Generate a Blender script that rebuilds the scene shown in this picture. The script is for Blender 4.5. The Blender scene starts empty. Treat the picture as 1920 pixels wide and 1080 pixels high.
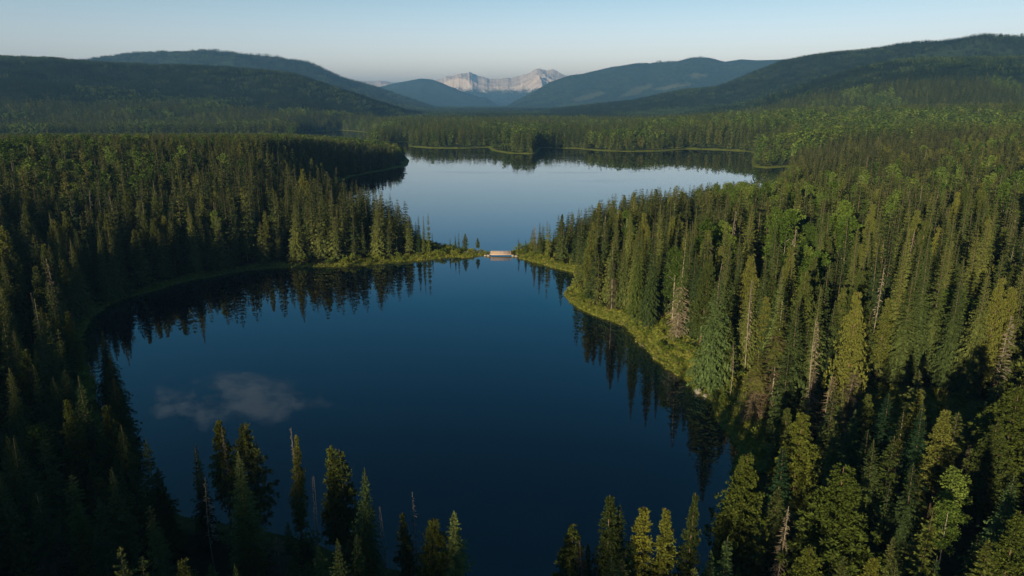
import bpy, math, random
import numpy as np

rng = np.random.default_rng(11)
random.seed(5)
R = math.radians
scene = bpy.context.scene
COL = scene.collection

# ------------------------------------------------------------------ camera
F = 1280.0
CAMZ = 75.0
PITCH = math.atan2(345.0, F)
CP, SP = math.cos(PITCH), math.sin(PITCH)

def ray(u, v):
    u = np.asarray(u, float); v = np.asarray(v, float)
    x = (u - 960) / F; y = (540 - v) / F
    return x, CP + y * SP, -SP + y * CP

def ground(u, v, z=0.0):
    x, y, w = ray(u, v)
    t = (z - CAMZ) / w
    return x * t, y * t

def project(x, y, z):
    dz = z - CAMZ
    d = y * CP - dz * SP
    up = y * SP + dz * CP
    d = np.where(np.abs(d) < 1e-6, 1e-6, d)
    return 960 + F * x / d, 540 - F * up / d, d

cam_d = bpy.data.cameras.new('camera')
cam_d.sensor_width = 36; cam_d.lens = 36 * F / 1920
cam_d.clip_start = 1; cam_d.clip_end = 120000
cam = bpy.data.objects.new('camera', cam_d); COL.objects.link(cam)
cam.location = (0, 0, CAMZ); cam.rotation_euler = (math.pi / 2 - PITCH, 0, 0)
scene.camera = cam

# ------------------------------------------------------------------ noise
def _hash(ix, iy, seed):
    h = (ix.astype(np.int64) * 374761393 + iy.astype(np.int64) * 668265263 + seed * 974634777) & 0xFFFFFFFF
    h = ((h ^ (h >> 13)) * 1274126177) & 0xFFFFFFFF
    h = h ^ (h >> 16)
    return (h & 0xFFFF).astype(float) / 65535.0

def vnoise(x, y, seed=0):
    ix = np.floor(x); iy = np.floor(y)
    fx = x - ix; fy = y - iy
    fx = fx * fx * fx * (fx * (fx * 6 - 15) + 10); fy = fy * fy * fy * (fy * (fy * 6 - 15) + 10)
    a = _hash(ix, iy, seed); b = _hash(ix + 1, iy, seed)
    c = _hash(ix, iy + 1, seed); d = _hash(ix + 1, iy + 1, seed)
    return (a * (1 - fx) + b * fx) * (1 - fy) + (c * (1 - fx) + d * fx) * fy

def fbm(x, y, seed=0, o=4):
    s = 0; a = 0.5; t = 0
    for i in range(o):
        s = s + a * vnoise(x, y, seed + i * 17); t += a
        x = x * 2.03 + 5.2; y = y * 2.03 + 1.3; a *= 0.5
    return s / t

def ridged(x, y, seed=0, o=5):
    s = 0; a = 0.5; t = 0
    for i in range(o):
        n = 1 - np.abs(2 * vnoise(x, y, seed + i * 13) - 1)
        s = s + a * n * n; t += a
        x = x * 2.1 + 3.1; y = y * 2.1 + 7.7; a *= 0.5
    return s / t

def sstep(a, b, x):
    t = np.clip((x - a) / (b - a), 0, 1)
    return t * t * (3 - 2 * t)

# ------------------------------------------------------------------ shorelines (photo outline on the water plane)
NEAR = [(922,474),(912,478),(880,482),(840,483),(800,487),(740,492),(690,497),(640,500),(580,501),(520,503),(470,507),(420,514),(370,524),
        (320,536),(270,550),(230,562),(197,577),(172,592),(158,620),(160,680),(180,760),(212,840),(256,900),(305,940),(345,965),
        (420,985),(500,998),(590,1022),(700,1062),(800,1092),(960,1118),(1100,1122),(1200,1116),(1300,1096),(1325,1050),
        (1348,980),(1368,915),(1385,850),(1372,825),(1348,785),(1330,752),(1300,733),(1272,702),(1235,674),(1203,647),(1170,611),(1132,598),
        (1092,582),(1066,567),(1058,553),(1070,541),(1083,520),(1078,512),(1042,504),(1000,492),(972,483),(957,476),(952,470)]
UPPER = [(958,472),(975,467),(1020,458),(1100,438),(1200,415),(1300,397),(1400,378),(1450,362),(1475,340),(1484,322),(1475,313),(1440,315.5),
         (1411,313),(1409,300),(1415,288),(1400,284),(1340,281),(1290,279.5),(1240,283.5),(1180,284.5),(1120,282.5),(1080,278.5),
         (1015,277.5),(1010,284),(1000,289),(950,287.5),(922,282.5),(915,276.5),(860,278.5),(800,277.5),(765,274.5),(763,266),(725,266),(722,271),
         (738,276),(757,290),(768,301),(764,311),(720,320),(660,331),(610,350),(640,398),(760,440),(828,461),(880,470),(916,473)]
ARM = [(570,247),(640,244),(690,248.5),(706,255),(700,264),(668,271),(600,272),(560,262)]
FARPOND = [(722,231.5),(760,231.5),(762,235.5),(722,236)]
POLYS = []
for P in (NEAR, UPPER, ARM, FARPOND):
    P = np.array(P, float)
    gx, gy = ground(P[:, 0], P[:, 1])
    POLYS.append(np.stack([gx, gy], 1))

def poly_sdf(px, py, poly):
    d2 = np.full(px.shape, 1e18); inside = np.zeros(px.shape, bool)
    n = len(poly)
    for i in range(n):
        ax, ay = poly[i]; bx, by = poly[(i + 1) % n]
        ex, ey = bx - ax, by - ay
        wx, wy = px - ax, py - ay
        t = np.clip((wx * ex + wy * ey) / (ex * ex + ey * ey + 1e-12), 0, 1)
        dx = wx - ex * t; dy = wy - ey * t
        d2 = np.minimum(d2, dx * dx + dy * dy)
        if ey != 0:
            c = ((ay > py) != (by > py)) & (px < ex * (py - ay) / ey + ax)
            inside ^= c
    d = np.sqrt(d2)
    return np.where(inside, -d, d)

def shore(px, py):
    """distance to the water's edge, negative in the water"""
    out = np.full(px.shape, 400.0)
    for i, poly in enumerate(POLYS):
        lo = poly.min(0) - 420; hi = poly.max(0) + 420
        m = (px > lo[0]) & (px < hi[0]) & (py > lo[1]) & (py < hi[1])
        if m.any():
            d = poly_sdf(px[m], py[m], poly)
            if i == 0:
                d = d + 3.0 * (fbm(px[m] / 11, py[m] / 11, 91, 3) - .5)
            out[m] = np.minimum(out[m], d)
    return out

# ------------------------------------------------------------------ hills: skylines seen from the air give each ridge its height at its own distance
def rdg(px, Rm, Wf, Wb, trees, seed, rough):
    P = np.array(px, float)
    x, y, w = ray(P[:, 0], P[:, 1])
    th = np.arctan2(x, y); el = w / np.hypot(x, y)
    o = np.argsort(th)
    return dict(th=th[o], H=(CAMZ + Rm * el - trees)[o], R=Rm, Wf=Wf, Wb=Wb, seed=seed, rough=rough * 1.25)

RIDGES = [
    # rolling left forest mound
    rdg([(-900,250),(0,262),(150,258),(300,250),(440,246),(520,253),(575,260),(640,268),(700,282),(745,302),(760,318)], 700, 420, 330, 19, 3, .10),
    # left dark hill
    rdg([(-1400,112),(-600,104),(0,107),(100,109),(160,116),(250,120),(330,122),(420,127),(500,133),(550,138),(620,160),(700,187),(760,206),(800,216)], 3600, 1900, 1500, 14, 5, .13),
    # left blue hill behind
    rdg([(-900,118),(0,124),(100,118),(165,114),(250,101),(330,102.5),(420,103.5),(500,113),(550,116),(580,121),(640,147),(700,163),(760,184),(820,204),(860,214)], 7400, 2700, 2500, 12, 8, .15),
    # blue hill in the middle of the valley
    rdg([(600,196),(700,166),(740,156),(790,147),(810,149),(830,156),(860,170),(900,183),(912,183),(935,198),(960,209)], 14200, 2800, 2000, 0, 12, .16),
    # far right blue hill
    rdg([(930,210),(945,202),(970,187),(1000,172),(1030,155),(1060,145),(1090,140),(1150,127),(1200,121),(1250,120),(1300,108),(1330,108),(1360,115),(1390,110),(1420,112),(1470,111),(1600,108),(2200,100)], 11200, 3200, 2600, 3, 15, .085),
    # right ridge
    rdg([(990,211),(1060,201),(1187,187),(1280,168),(1337,163),(1360,157),(1410,135),(1467,113),(1500,107),(1560,98),(1600,96),(1650,90),(1700,82),(1800,78),(1920,73),(2600,62),(3800,60)], 4300, 1700, 2200, 14, 19, .12),
    # nearer right shoulder
    rdg([(1250,216),(1400,192),(1500,160),(1560,140),(1640,121),(1720,111),(1920,105),(2600,94),(3800,90)], 2900, 1300, 1300, 15, 23, .10),
    # low right rise
    rdg([(1150,238),(1300,226),(1500,214),(1700,208),(1920,205),(2600,198),(3800,190)], 1650, 800, 700, 16, 29, .08),
]

def hill_behind(x, y):
    # unseen forested hill inferred from the near shade; left crest raised to darken left woods
    xs = [-950, -720, -600, -460, -390, -330, -280, -220, -120, -60, 0, 80, 200, 400, 800]
    hs = [190, 160, 140, 116, 95, 88, 80, 71, 62, 52, 48, 47, 47, 60, 80]
    top = np.interp(x, xs, hs) * (0.97 + 0.06 * fbm(x / 60, y / 60, 41, 2))
    return top * np.exp(-((y + 250) / 85.0) ** 2)

def height(x, y, sd=None):
    if sd is None:
        sd = shore(x, y)
    r = np.hypot(x, y); th = np.arctan2(x, y)
    z = 2.2 + 3.0 * fbm(x / 70, y / 70, 2, 3) + 12 * sstep(900, 3500, r)
    z = z + 26 * sstep(90, 700, x) * sstep(60, 500, y) * (1 - sstep(900, 1500, r))
    for g in RIDGES:
        m = (r > g['R'] - g['Wf'] * 1.05) & (r < g['R'] + g['Wb'] * 1.05) & (np.abs(th) < 1.9)
        if not m.any():
            continue
        rr = r[m]; H = np.interp(th[m], g['th'], g['H'])
        Rm = g['R'] * (1 + .05 * (fbm(th[m] * 9, th[m] * 0 + 3, g['seed'], 2) - .5))
        u = np.where(rr < Rm, (Rm - rr) / g['Wf'], (rr - Rm) / g['Wb'])
        p = .5 + .5 * np.cos(np.pi * np.clip(u, 0, 1))
        sc = g['Wf'] / 3.0
        n = fbm(x[m] / sc, y[m] / sc, g['seed'], 5) - .5 + .6 * (ridged(x[m] / sc * .8, y[m] / sc * .8, g['seed'] + 4, 4) - .5)
        edge = sstep(0.0, .35, u) * p * 2.2
        zz = H * p + np.abs(H) * g['rough'] * n * edge * 2.0
        z[m] = np.maximum(z[m], zz)
    z = np.maximum(z, hill_behind(x, y))
    bank = np.where(sd > 0, np.minimum(sd * .22, 1.6), np.maximum(sd * .28, -3.0))
    # steeper grassy bank on the right shore
    rb = sstep(20, 60, x) * (1 - sstep(320, 400, y))
    bank = bank + rb * 2.2 * sstep(1, 13, sd)
    return bank + z * sstep(4, 70, sd)

# ------------------------------------------------------------------ helpers
def link(name, me, parent=None):
    o = bpy.data.objects.new(name, me); COL.objects.link(o)
    if parent is not None:
        o.parent = parent
    return o

def tag(o, label=None, cat=None, group=None, kind=None):
    if label: o['label'] = label
    if cat: o['category'] = cat
    if group: o['group'] = group
    if kind: o['kind'] = kind
    return o

def np_mesh(name, V, Fq, mat=None, smooth=False, matidx=None, mats=None):
    me = bpy.data.meshes.new(name)
    V = np.asarray(V, np.float32); Fq = np.asarray(Fq, np.int32)
    k = Fq.shape[1]
    me.vertices.add(len(V)); me.vertices.foreach_set('co', V.ravel())
    me.loops.add(Fq.size); me.loops.foreach_set('vertex_index', Fq.ravel())
    me.polygons.add(len(Fq)); me.polygons.foreach_set('loop_start', np.arange(0, Fq.size, k, dtype=np.int32))
    for m in (mats or ([mat] if mat else [])):
        me.materials.append(m)
    if matidx is not None:
        me.polygons.foreach_set('material_index', np.asarray(matidx, np.int32))
    if smooth:
        me.polygons.foreach_set('use_smooth', np.ones(len(Fq), bool))
    me.update(calc_edges=True)
    return me

def fattr(me, name, val):
    a = me.attributes.new(name, 'FLOAT', 'POINT'); a.data.foreach_set('value', np.asarray(val, np.float32))

class Nodes:
    def __init__(s, nt): s.nt = nt
    def __call__(s, t, **kw):
        n = s.nt.nodes.new(t)
        for k, v in kw.items():
            if k.startswith('i_'):
                key = k[2:]
                n.inputs[int(key) if key.isdigit() else key.replace('_', ' ')].default_value = v
            else:
                setattr(n, k, v)
        return n
    def l(s, a, b): s.nt.links.new(a, b)

def mat(name):
    m = bpy.data.materials.new(name); m.use_nodes = True
    m.node_tree.nodes.clear()
    N = Nodes(m.node_tree)
    out = N('ShaderNodeOutputMaterial')
    return m, N, out

def ramp(N, stops, fac):
    r = N('ShaderNodeValToRGB')
    e = r.color_ramp.elements
    while len(e) < len(stops): e.new(.5)
    for i, (p, c) in enumerate(stops):
        e[i].position = p; e[i].color = (*c, 1)
    N.l(fac, r.inputs[0])
    return r.outputs[0]

def foliage(name, stops, trans=.16, nscale=.9, gain=1.0):
    m, N, out = mat(name)
    oi = N('ShaderNodeObjectInfo')
    geo = N('ShaderNodeNewGeometry')
    tc = N('ShaderNodeTexCoord')
    no = N('ShaderNodeTexNoise', i_Scale=nscale, i_Detail=2.0)
    N.l(tc.outputs['Object'], no.inputs['Vector'])
    a = N('ShaderNodeMath', operation='MULTIPLY_ADD'); a.inputs[1].default_value = 1.0; a.inputs[2].default_value = -.26
    N.l(oi.outputs['Random'], a.inputs[0])
    b = N('ShaderNodeMath', operation='MULTIPLY_ADD'); b.inputs[1].default_value = .55
    N.l(no.outputs[0], b.inputs[0]); N.l(a.outputs[0], b.inputs[2])
    c = ramp(N, stops, b.outputs[0])
    isl = N('ShaderNodeMath', operation='MULTIPLY_ADD'); isl.inputs[1].default_value = .5; isl.inputs[2].default_value = .75
    N.l(geo.outputs['Random Per Island'], isl.inputs[0])
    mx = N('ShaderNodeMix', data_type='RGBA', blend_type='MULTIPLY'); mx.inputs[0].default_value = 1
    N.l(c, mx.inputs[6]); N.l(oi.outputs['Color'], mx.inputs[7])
    m2 = N('ShaderNodeVectorMath', operation='SCALE')
    N.l(mx.outputs[2], m2.inputs[0]); N.l(isl.outputs[0], m2.inputs['Scale'])
    d = N('ShaderNodeBsdfDiffuse'); t = N('ShaderNodeBsdfTranslucent')
    N.l(m2.outputs[0], d.inputs[0]); N.l(m2.outputs[0], t.inputs[0])
    ms = N('ShaderNodeMixShader'); ms.inputs[0].default_value = trans
    N.l(d.outputs[0], ms.inputs[1]); N.l(t.outputs[0], ms.inputs[2])
    N.l(ms.outputs[0], out.inputs[0])
    return m

def plain(name, c1, c2, scale=3.0, rough=.85, stretch=None, bump=0):
    m, N, out = mat(name)
    tc = N('ShaderNodeTexCoord')
    mp = N('ShaderNodeMapping')
    if stretch: mp.inputs['Scale'].default_value = stretch
    N.l(tc.outputs['Object'], mp.inputs[0])
    no = N('ShaderNodeTexNoise', i_Scale=scale, i_Detail=5.0)
    N.l(mp.outputs[0], no.inputs['Vector'])
    c = ramp(N, [(.3, c1), (.7, c2)], no.outputs[0])
    p = N('ShaderNodeBsdfPrincipled'); p.inputs['Roughness'].default_value = rough
    N.l(c, p.inputs['Base Color'])
    if bump:
        b = N('ShaderNodeBump'); b.inputs['Strength'].default_value = bump
        N.l(no.outputs[0], b.inputs['Height']); N.l(b.outputs[0], p.inputs['Normal'])
    N.l(p.outputs[0], out.inputs[0])
    return m

M = {}
M['spruce'] = foliage('spruce_needles', [(0, (.033, .056, .022)), (.45, (.070, .098, .032)), (1, (.136, .158, .046))])
M['hill'] = foliage('hazed_hill_needles', [(0, (.012, .027, .021)), (.5, (.026, .046, .033)), (1, (.050, .074, .044))], .2, .05)  # spruce colour darkened and blued, distance haze put into the needles
M['hillleaf'] = foliage('hill_leaves', [(0, (.030, .056, .024)), (.5, (.050, .084, .032)), (1, (.080, .118, .044))], .2, .05)  # aspen colour darkened to quiet sunlit specks on the far hills
M['pine'] = foliage('pine_needles', [(0, (.038, .056, .018)), (.5, (.078, .100, .026)), (1, (.138, .150, .036))])
M['aspen'] = foliage('aspen_leaves', [(0, (.050, .088, .018)), (.5, (.086, .138, .028)), (1, (.140, .195, .042))], .25, .5)
M['tan'] = foliage('dry_twigs', [(0, (.080, .066, .046)), (.5, (.150, .126, .092)), (1, (.230, .198, .150))], .1)
M['shrub'] = foliage('shrub_leaves', [(0, (.075, .115, .020)), (.5, (.145, .190, .034)), (1, (.240, .265, .052))], .3, .8)
M['grassb'] = foliage('grass_blades', [(0, (.115, .150, .026)), (.5, (.22, .245, .044)), (1, (.36, .34, .095))], .3, .3)
M['bark'] = plain('spruce_bark', (.055, .040, .028), (.13, .095, .065), 4, .9, (1, 1, .25))
M['pbark'] = plain('pine_bark', (.08, .054, .034), (.17, .110, .070), 4, .9, (1, 1, .25))
M['abark'] = plain('aspen_bark', (.20, .19, .15), (.42, .40, .34), 2.5, .8, (1, 1, 2.5))
M['snag'] = plain('weathered_wood', (.13, .11, .085), (.28, .245, .20), 4, .85, (1, 1, .2))
M['timber'] = plain('bridge_timber', (.42, .29, .20), (.62, .47, .36), 6, .75)
M['pale'] = plain('bleached_timber', (.42, .40, .37), (.62, .60, .56), 6, .75)
M['stone'] = plain('shore_stone', (.15, .14, .125), (.36, .335, .30), 2, .9, None, .3)
M['gravel'] = plain('trail_gravel', (.16, .15, .14), (.30, .29, .27), 1.5, .95, None, .2)

# ground: forest floor, grass banks, meadows
def ground_mat():
    m, N, out = mat('forest_ground')
    geo = N('ShaderNodeNewGeometry')
    ga = N('ShaderNodeAttribute', attribute_name='grassy'); me_ = N('ShaderNodeAttribute', attribute_name='meadow')
    fa = N('ShaderNodeAttribute', attribute_name='faraway')
    n1 = N('ShaderNodeTexNoise', i_Scale=.5, i_Detail=6.0); n2 = N('ShaderNodeTexNoise', i_Scale=.06, i_Detail=6.0)
    n3 = N('ShaderNodeTexNoise', i_Scale=.02, i_Detail=8.0, i_Roughness=.7)
    for n in (n1, n2, n3): N.l(geo.outputs['Position'], n.inputs['Vector'])
    floor = ramp(N, [(.3, (.020, .022, .012)), (.7, (.050, .046, .024))], n1.outputs[0])
    grass = ramp(N, [(.25, (.075, .120, .022)), (.5, (.145, .180, .036)), (.75, (.27, .26, .070))], n1.outputs[0])
    wood = ramp(N, [(.3, (.014, .029, .021)), (.55, (.028, .047, .031)), (.75, (.046, .068, .038))], n3.outputs[0])
    mead = ramp(N, [(.3, (.055, .085, .036)), (.7, (.125, .120, .070))], n2.outputs[0])
    def mix(f, a, b):
        x = N('ShaderNodeMix', data_type='RGBA'); N.l(f, x.inputs[0]); N.l(a, x.inputs[6]); N.l(b, x.inputs[7]); return x.outputs[2]
    c = mix(fa.outputs['Fac'], floor, wood)
    c = mix(ga.outputs['Fac'], c, grass)
    c = mix(me_.outputs['Fac'], c, mead)
    d = N('ShaderNodeBsdfDiffuse'); N.l(c, d.inputs[0])
    bp = N('ShaderNodeBump', i_Strength=.5, i_Distance=1.2); N.l(n1.outputs[0], bp.inputs['Height']); N.l(bp.outputs[0], d.inputs['Normal'])
    N.l(d.outputs[0], out.inputs[0])
    return m
M['ground'] = ground_mat()

# ------------------------------------------------------------------ terrain: one polar sheet around the camera
def polar(radii, thetas, closed):
    rr, tt = np.meshgrid(radii, thetas, indexing='ij')
    x = (rr * np.sin(tt)).ravel(); y = (rr * np.cos(tt)).ravel()
    nr, nt = rr.shape
    i = np.arange(nr - 1)[:, None]; j = np.arange(nt if closed else nt - 1)[None, :]
    j2 = (j + 1) % nt
    q = np.stack([i * nt + j + 0 * i, i * nt + j2, (i + 1) * nt + j2, (i + 1) * nt + j], -1).reshape(-1, 4)
    return x, y, q

th = np.concatenate([np.linspace(R(-44), R(44), 900), np.linspace(R(44), R(316), 150)[1:-1]])
rad = np.concatenate([[2], np.geomspace(12, 60, 20), np.geomspace(60.6, 1500, 460), np.geomspace(1510, 17000, 330)[1:], np.geomspace(17200, 40000, 30)])
gx, gy, gq = polar(rad, th, True)
_r = np.hypot(gx, gy); _t = np.abs(np.arctan2(gx, gy))
_k = 1 - .985 * sstep(R(52), R(75), _t)                 # the land behind the photographer ends after two kilometres
_n = np.where(_r > 1400, 1400 + (_r - 1400) * _k, _r) / np.maximum(_r, 1e-6)
gx, gy = gx * _n, gy * _n
sd = shore(gx, gy)
gz = height(gx, gy, sd)
gr = np.hypot(gx, gy); gth = np.arctan2(gx, gy)

def in_px(x, y, z, boxes):
    """soft patches of open ground, traced on the hillsides"""
    u, v, d = project(x, y, z)
    f = np.zeros(x.shape)
    for (cu, cv, su, sv, ang, r0, r1) in boxes:
        ca, sa = math.cos(ang), math.sin(ang)
        a = ((u - cu) * ca + (v - cv) * sa) / su; b = (-(u - cu) * sa + (v - cv) * ca) / sv
        r = np.hypot(x, y)
        f = np.maximum(f, np.where((d > 0) & (r > r0) & (r < r1), np.exp(-(a * a + b * b)), 0))
    return f
MEADOWS = [(1105,182,45,8,-.25,7600,12800),(1190,172,40,7,-.38,7600,12800),(1260,163,40,6,-.2,7600,12800),(1305,142,25,5,0,7600,12800),
           (890,275.5,18,2.2,0,900,1700)]
def meadow(x, y, z):
    f = in_px(x, y, z, MEADOWS)
    return sstep(.35, .6, f + .9 * (fbm(x / 160, y / 160, 77, 4) - .5))

def grassy(x, y, sd):
    w = 1.5 + 6.5 * vnoise(x / 13, y / 13, 33)
    w = w + 11 * sstep(30, 60, x) * (1 - sstep(215, 280, y)) * sstep(120, 150, y)      # broad bank on the right shore
    w = w + 3 * sstep(-150, -20, x) * sstep(240, 300, y) * (1 - sstep(360, 420, y))     # left point and isthmus
    w = w + 3 * sstep(700, 900, y)
    g = 1 - sstep(w * .8, w * 1.15, sd)
    g = g * (1 - .75 * sstep(140, 110, y))
    # shaded clearing among the trees on the near right
    cx, cy = ground(1690, 790, 4)
    c = ((x - cx) / 22) ** 2 + ((y - cy) / 16) ** 2
    return np.maximum(g, (1 - sstep(.6, 1.3, c)) * .8)

gg = np.maximum(grassy(gx, gy, sd), sstep(.4, .7, in_px(gx, gy, gz, [(892,276,20,2.0,0,900,1700)])))
me = np_mesh('ground', np.stack([gx, gy, gz], 1), gq[:, ::-1], M['ground'], smooth=True)
fattr(me, 'grassy', gg); fattr(me, 'meadow', meadow(gx, gy, gz)); fattr(me, 'faraway', sstep(700, 1600, gr))
tag(link('ground', me), kind='structure')

# ------------------------------------------------------------------ water
def water_mat():
    m, N, out = mat('lake_water')
    geo = N('ShaderNodeNewGeometry')
    dp = N('ShaderNodeAttribute', attribute_name='depth')
    c = ramp(N, [(0, (.020, .030, .014)), (.25, (.003, .020, .022)), (1, (.0003, .005, .012))], dp.outputs['Fac'])
    p = N('ShaderNodeBsdfPrincipled')
    p.inputs['IOR'].default_value = 1.58
    N.l(c, p.inputs['Base Color'])
    mp = N('ShaderNodeMapping'); mp.inputs['Scale'].default_value = (.006, .02, 1)
    N.l(geo.outputs['Position'], mp.inputs[0])
    n0 = N('ShaderNodeTexNoise', i_Scale=1.0, i_Detail=3.0); N.l(mp.outputs[0], n0.inputs['Vector'])
    rf = N('ShaderNodeMapRange'); rf.inputs[1].default_value = .52; rf.inputs[2].default_value = .68; rf.inputs[3].default_value = .012; rf.inputs[4].default_value = .10
    N.l(n0.outputs[0], rf.inputs[0]); 
    ru = N('ShaderNodeAttribute', attribute_name='breeze')
    mu = N('ShaderNodeMath', operation='MULTIPLY'); N.l(rf.outputs[0], mu.inputs[0]); N.l(ru.outputs['Fac'], mu.inputs[1])
    N.l(mu.outputs[0], p.inputs['Roughness'])
    n1 = N('ShaderNodeTexNoise', i_Scale=.35, i_Detail=3.0); N.l(geo.outputs['Position'], n1.inputs['Vector'])
    b = N('ShaderNodeBump', i_Strength=.05, i_Distance=.08); N.l(n1.outputs[0], b.inputs['Height'])
    N.l(b.outputs[0], p.inputs['Normal'])
    N.l(p.outputs[0], out.inputs[0])
    return m
wth = np.linspace(R(-50), R(50), 400); wrad = np.geomspace(60, 3600, 330)
wx, wy, wq = polar(wrad, wth, False)
wsd = shore(wx, wy)
keep = (wsd[wq] < 22).any(1)
wq = wq[keep]
used = np.unique(wq); remap = np.zeros(len(wx), int); remap[used] = np.arange(len(used))
me = np_mesh('lake_water', np.stack([wx[used], wy[used], 0 * wx[used]], 1), remap[wq][:, ::-1], water_mat(), smooth=True)
fattr(me, 'depth', np.clip(-wsd[used] / 16, 0, 1)); fattr(me, 'breeze', .1 + .9 * sstep(380, 520, wy[used]))
tag(link('lake_water', me), kind='structure')

# ------------------------------------------------------------------ rocky mountains far behind the valley
SKY_M = np.array([(560,160),(620,156),(655,153),(672,150),(690,151),(712,152),(735,155),(765,158),(800,153),(812,150),(825,148),(838,143),(855,140),(868,137),(880,135),(892,139),(905,142),(918,146),(930,146),(945,145),(960,144),
                  (975,141),(990,137),(1000,133.5),(1006,131.5),(1015,133),(1025,135),(1038,133),(1048,137),(1060,141),(1070,143),(1085,145),(1100,140),(1120,134),(1135,127),(1150,122),(1165,127),(1200,131),(1235,120),(1250,112),(1262,113),(1280,120),(1330,122),(1350,113),(1375,113),(1395,120),(1450,122)], float)
SKY_M[:, 1] = np.where((SKY_M[:, 1] < 147) & (SKY_M[:, 0] < 1095), 147 - (147 - SKY_M[:, 1]) * 1.22, SKY_M[:, 1])
mx_, my_, mw_ = ray(SKY_M[:, 0], SKY_M[:, 1])
mth = np.arctan2(mx_, my_); mel = mw_ / np.hypot(mx_, my_)
MR = 19500.0
t2 = np.linspace(R(-18), R(22), 1500); r2 = np.linspace(13800, 23500, 230)
x2, y2, q2 = polar(r2, t2, False)
rr2 = np.hypot(x2, y2); tt2 = np.arctan2(x2, y2)
Hm = CAMZ + MR * np.interp(tt2, mth, mel)
Hm = Hm * (1 + .035 * (ridged(tt2 * 190, tt2 * 0 + 1, 66, 4) - .5))
crest = MR + 700 * (fbm(tt2 * 25, tt2 * 0, 5, 3) - .5)
u2 = np.where(rr2 < crest, (crest - rr2) / 5200, (rr2 - crest) / 3500)
p2 = np.clip(1 - u2, 0, 1) ** 1.35
rg = ridged(x2 / 1400, y2 / 1900, 60, 6) - .55
z2 = Hm * p2 + Hm * rg * (.10 + .9 * sstep(.0, .45, u2)) * p2
z2 = np.maximum(z2, -2) - 6 * (p2 <= 0)
def rock_mat():
    m, N, out = mat('mountain_rock')
    geo = N('ShaderNodeNewGeometry')
    at = N('ShaderNodeAttribute', attribute_name='bare')
    n = N('ShaderNodeTexNoise', i_Scale=.004, i_Detail=8.0, i_Roughness=.65); N.l(geo.outputs['Position'], n.inputs['Vector'])
    rock = ramp(N, [(.3, (.70, .57, .54)), (.7, (.90, .79, .76))], n.outputs[0])
    ad = N('ShaderNodeMath', operation='MULTIPLY_ADD'); ad.inputs[1].default_value = .5; N.l(n.outputs[0], ad.inputs[0]); N.l(at.outputs['Fac'], ad.inputs[2])
    mr = N('ShaderNodeMapRange'); mr.inputs[1].default_value = .62; mr.inputs[2].default_value = .74; N.l(ad.outputs[0], mr.inputs[0])
    x = N('ShaderNodeMix', data_type='RGBA'); x.inputs[6].default_value = (.03, .045, .03, 1)
    N.l(mr.outputs[0], x.inputs[0]); N.l(rock, x.inputs[7])
    d = N('ShaderNodeBsdfDiffuse'); N.l(x.outputs[2], d.inputs[0]); N.l(d.outputs[0], out.inputs[0])
    return m
me = np_mesh('mountain_range', np.stack([x2, y2, z2], 1), q2[:, ::-1], rock_mat(), smooth=True)
fattr(me, 'bare', np.clip(z2 / 950.0, 0, 1))
tag(link('mountain_range', me), kind='structure')

# ------------------------------------------------------------------ tree shapes (20 m tall, scaled per tree)
def kites(B, D, Wd):
    """leaf clumps: base point, spray vector, half width vector -> one small four-cornered spray each"""
    B = np.asarray(B); D = np.asarray(D); Wd = np.asarray(Wd)
    mid = B + D * .5
    V = np.stack([B, mid + Wd, B + D, mid - Wd], 1).reshape(-1, 3)
    return V, np.arange(len(V)).reshape(-1, 4)

def spruce_crown(seed, h=20., z0=1.2, rad=2.2, levels=44, nb=7, ns=4, power=.8, top=1.0, size=1.0, ragged=.25, gap=0.0):
    r = random.Random(seed)
    B, D, Wd = [], [], []
    lean = r.uniform(0, 6.28)
    for k in range(levels):
        t = (k + r.random() * .8) / levels
        z = z0 + (h * top - z0) * t
        if r.random() < gap: continue
        L = rad * (max(0, 1 - t) ** power) * (1 - ragged + 2 * ragged * r.random()) * (.72 + .28 * min(1, t / .12)) + .10
        a0 = r.random() * 6.28
        n = max(3, int(nb * (.5 + .5 * (1 - t))))
        slope = -.38 * (1 - t) + .55 * t * t
        for b in range(n):
            a = a0 + 6.283 * b / n + r.uniform(-.4, .4)
            ll = L * r.uniform(.6, 1.15)
            ca, sa = math.cos(a), math.sin(a)
            for s_ in range(ns):
                s = (s_ + .7) / ns
                px = ca * ll * s; py = sa * ll * s; pz = z + slope * ll * s - .10 * ll * s * s
                q = (.30 * ll + .22) * (1.15 - .5 * s) * size
                for side in ((-1, 1) if s_ < ns - 1 else (-1, 0, 1)):
                    aa = a + side * r.uniform(.5, .95)
                    dz = (slope - .38 + r.uniform(-.35, .32)) * q
                    dx, dy = math.cos(aa) * q, math.sin(aa) * q
                    w = q * r.uniform(.20, .32)
                    B.append((px, py, pz)); D.append((dx, dy, dz))
                    Wd.append((-math.sin(aa) * w, math.cos(aa) * w, r.uniform(-1.0, 1.0) * w))
    # leader
    for i in range(5):
        a = r.random() * 6.28
        B.append((0, 0, h * top - .5 + i * .12)); D.append((math.cos(a) * .12, math.sin(a) * .12, .5)); Wd.append((.05 * math.sin(a), -.05 * math.cos(a), 0))
    return kites(B, D, Wd)

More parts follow.
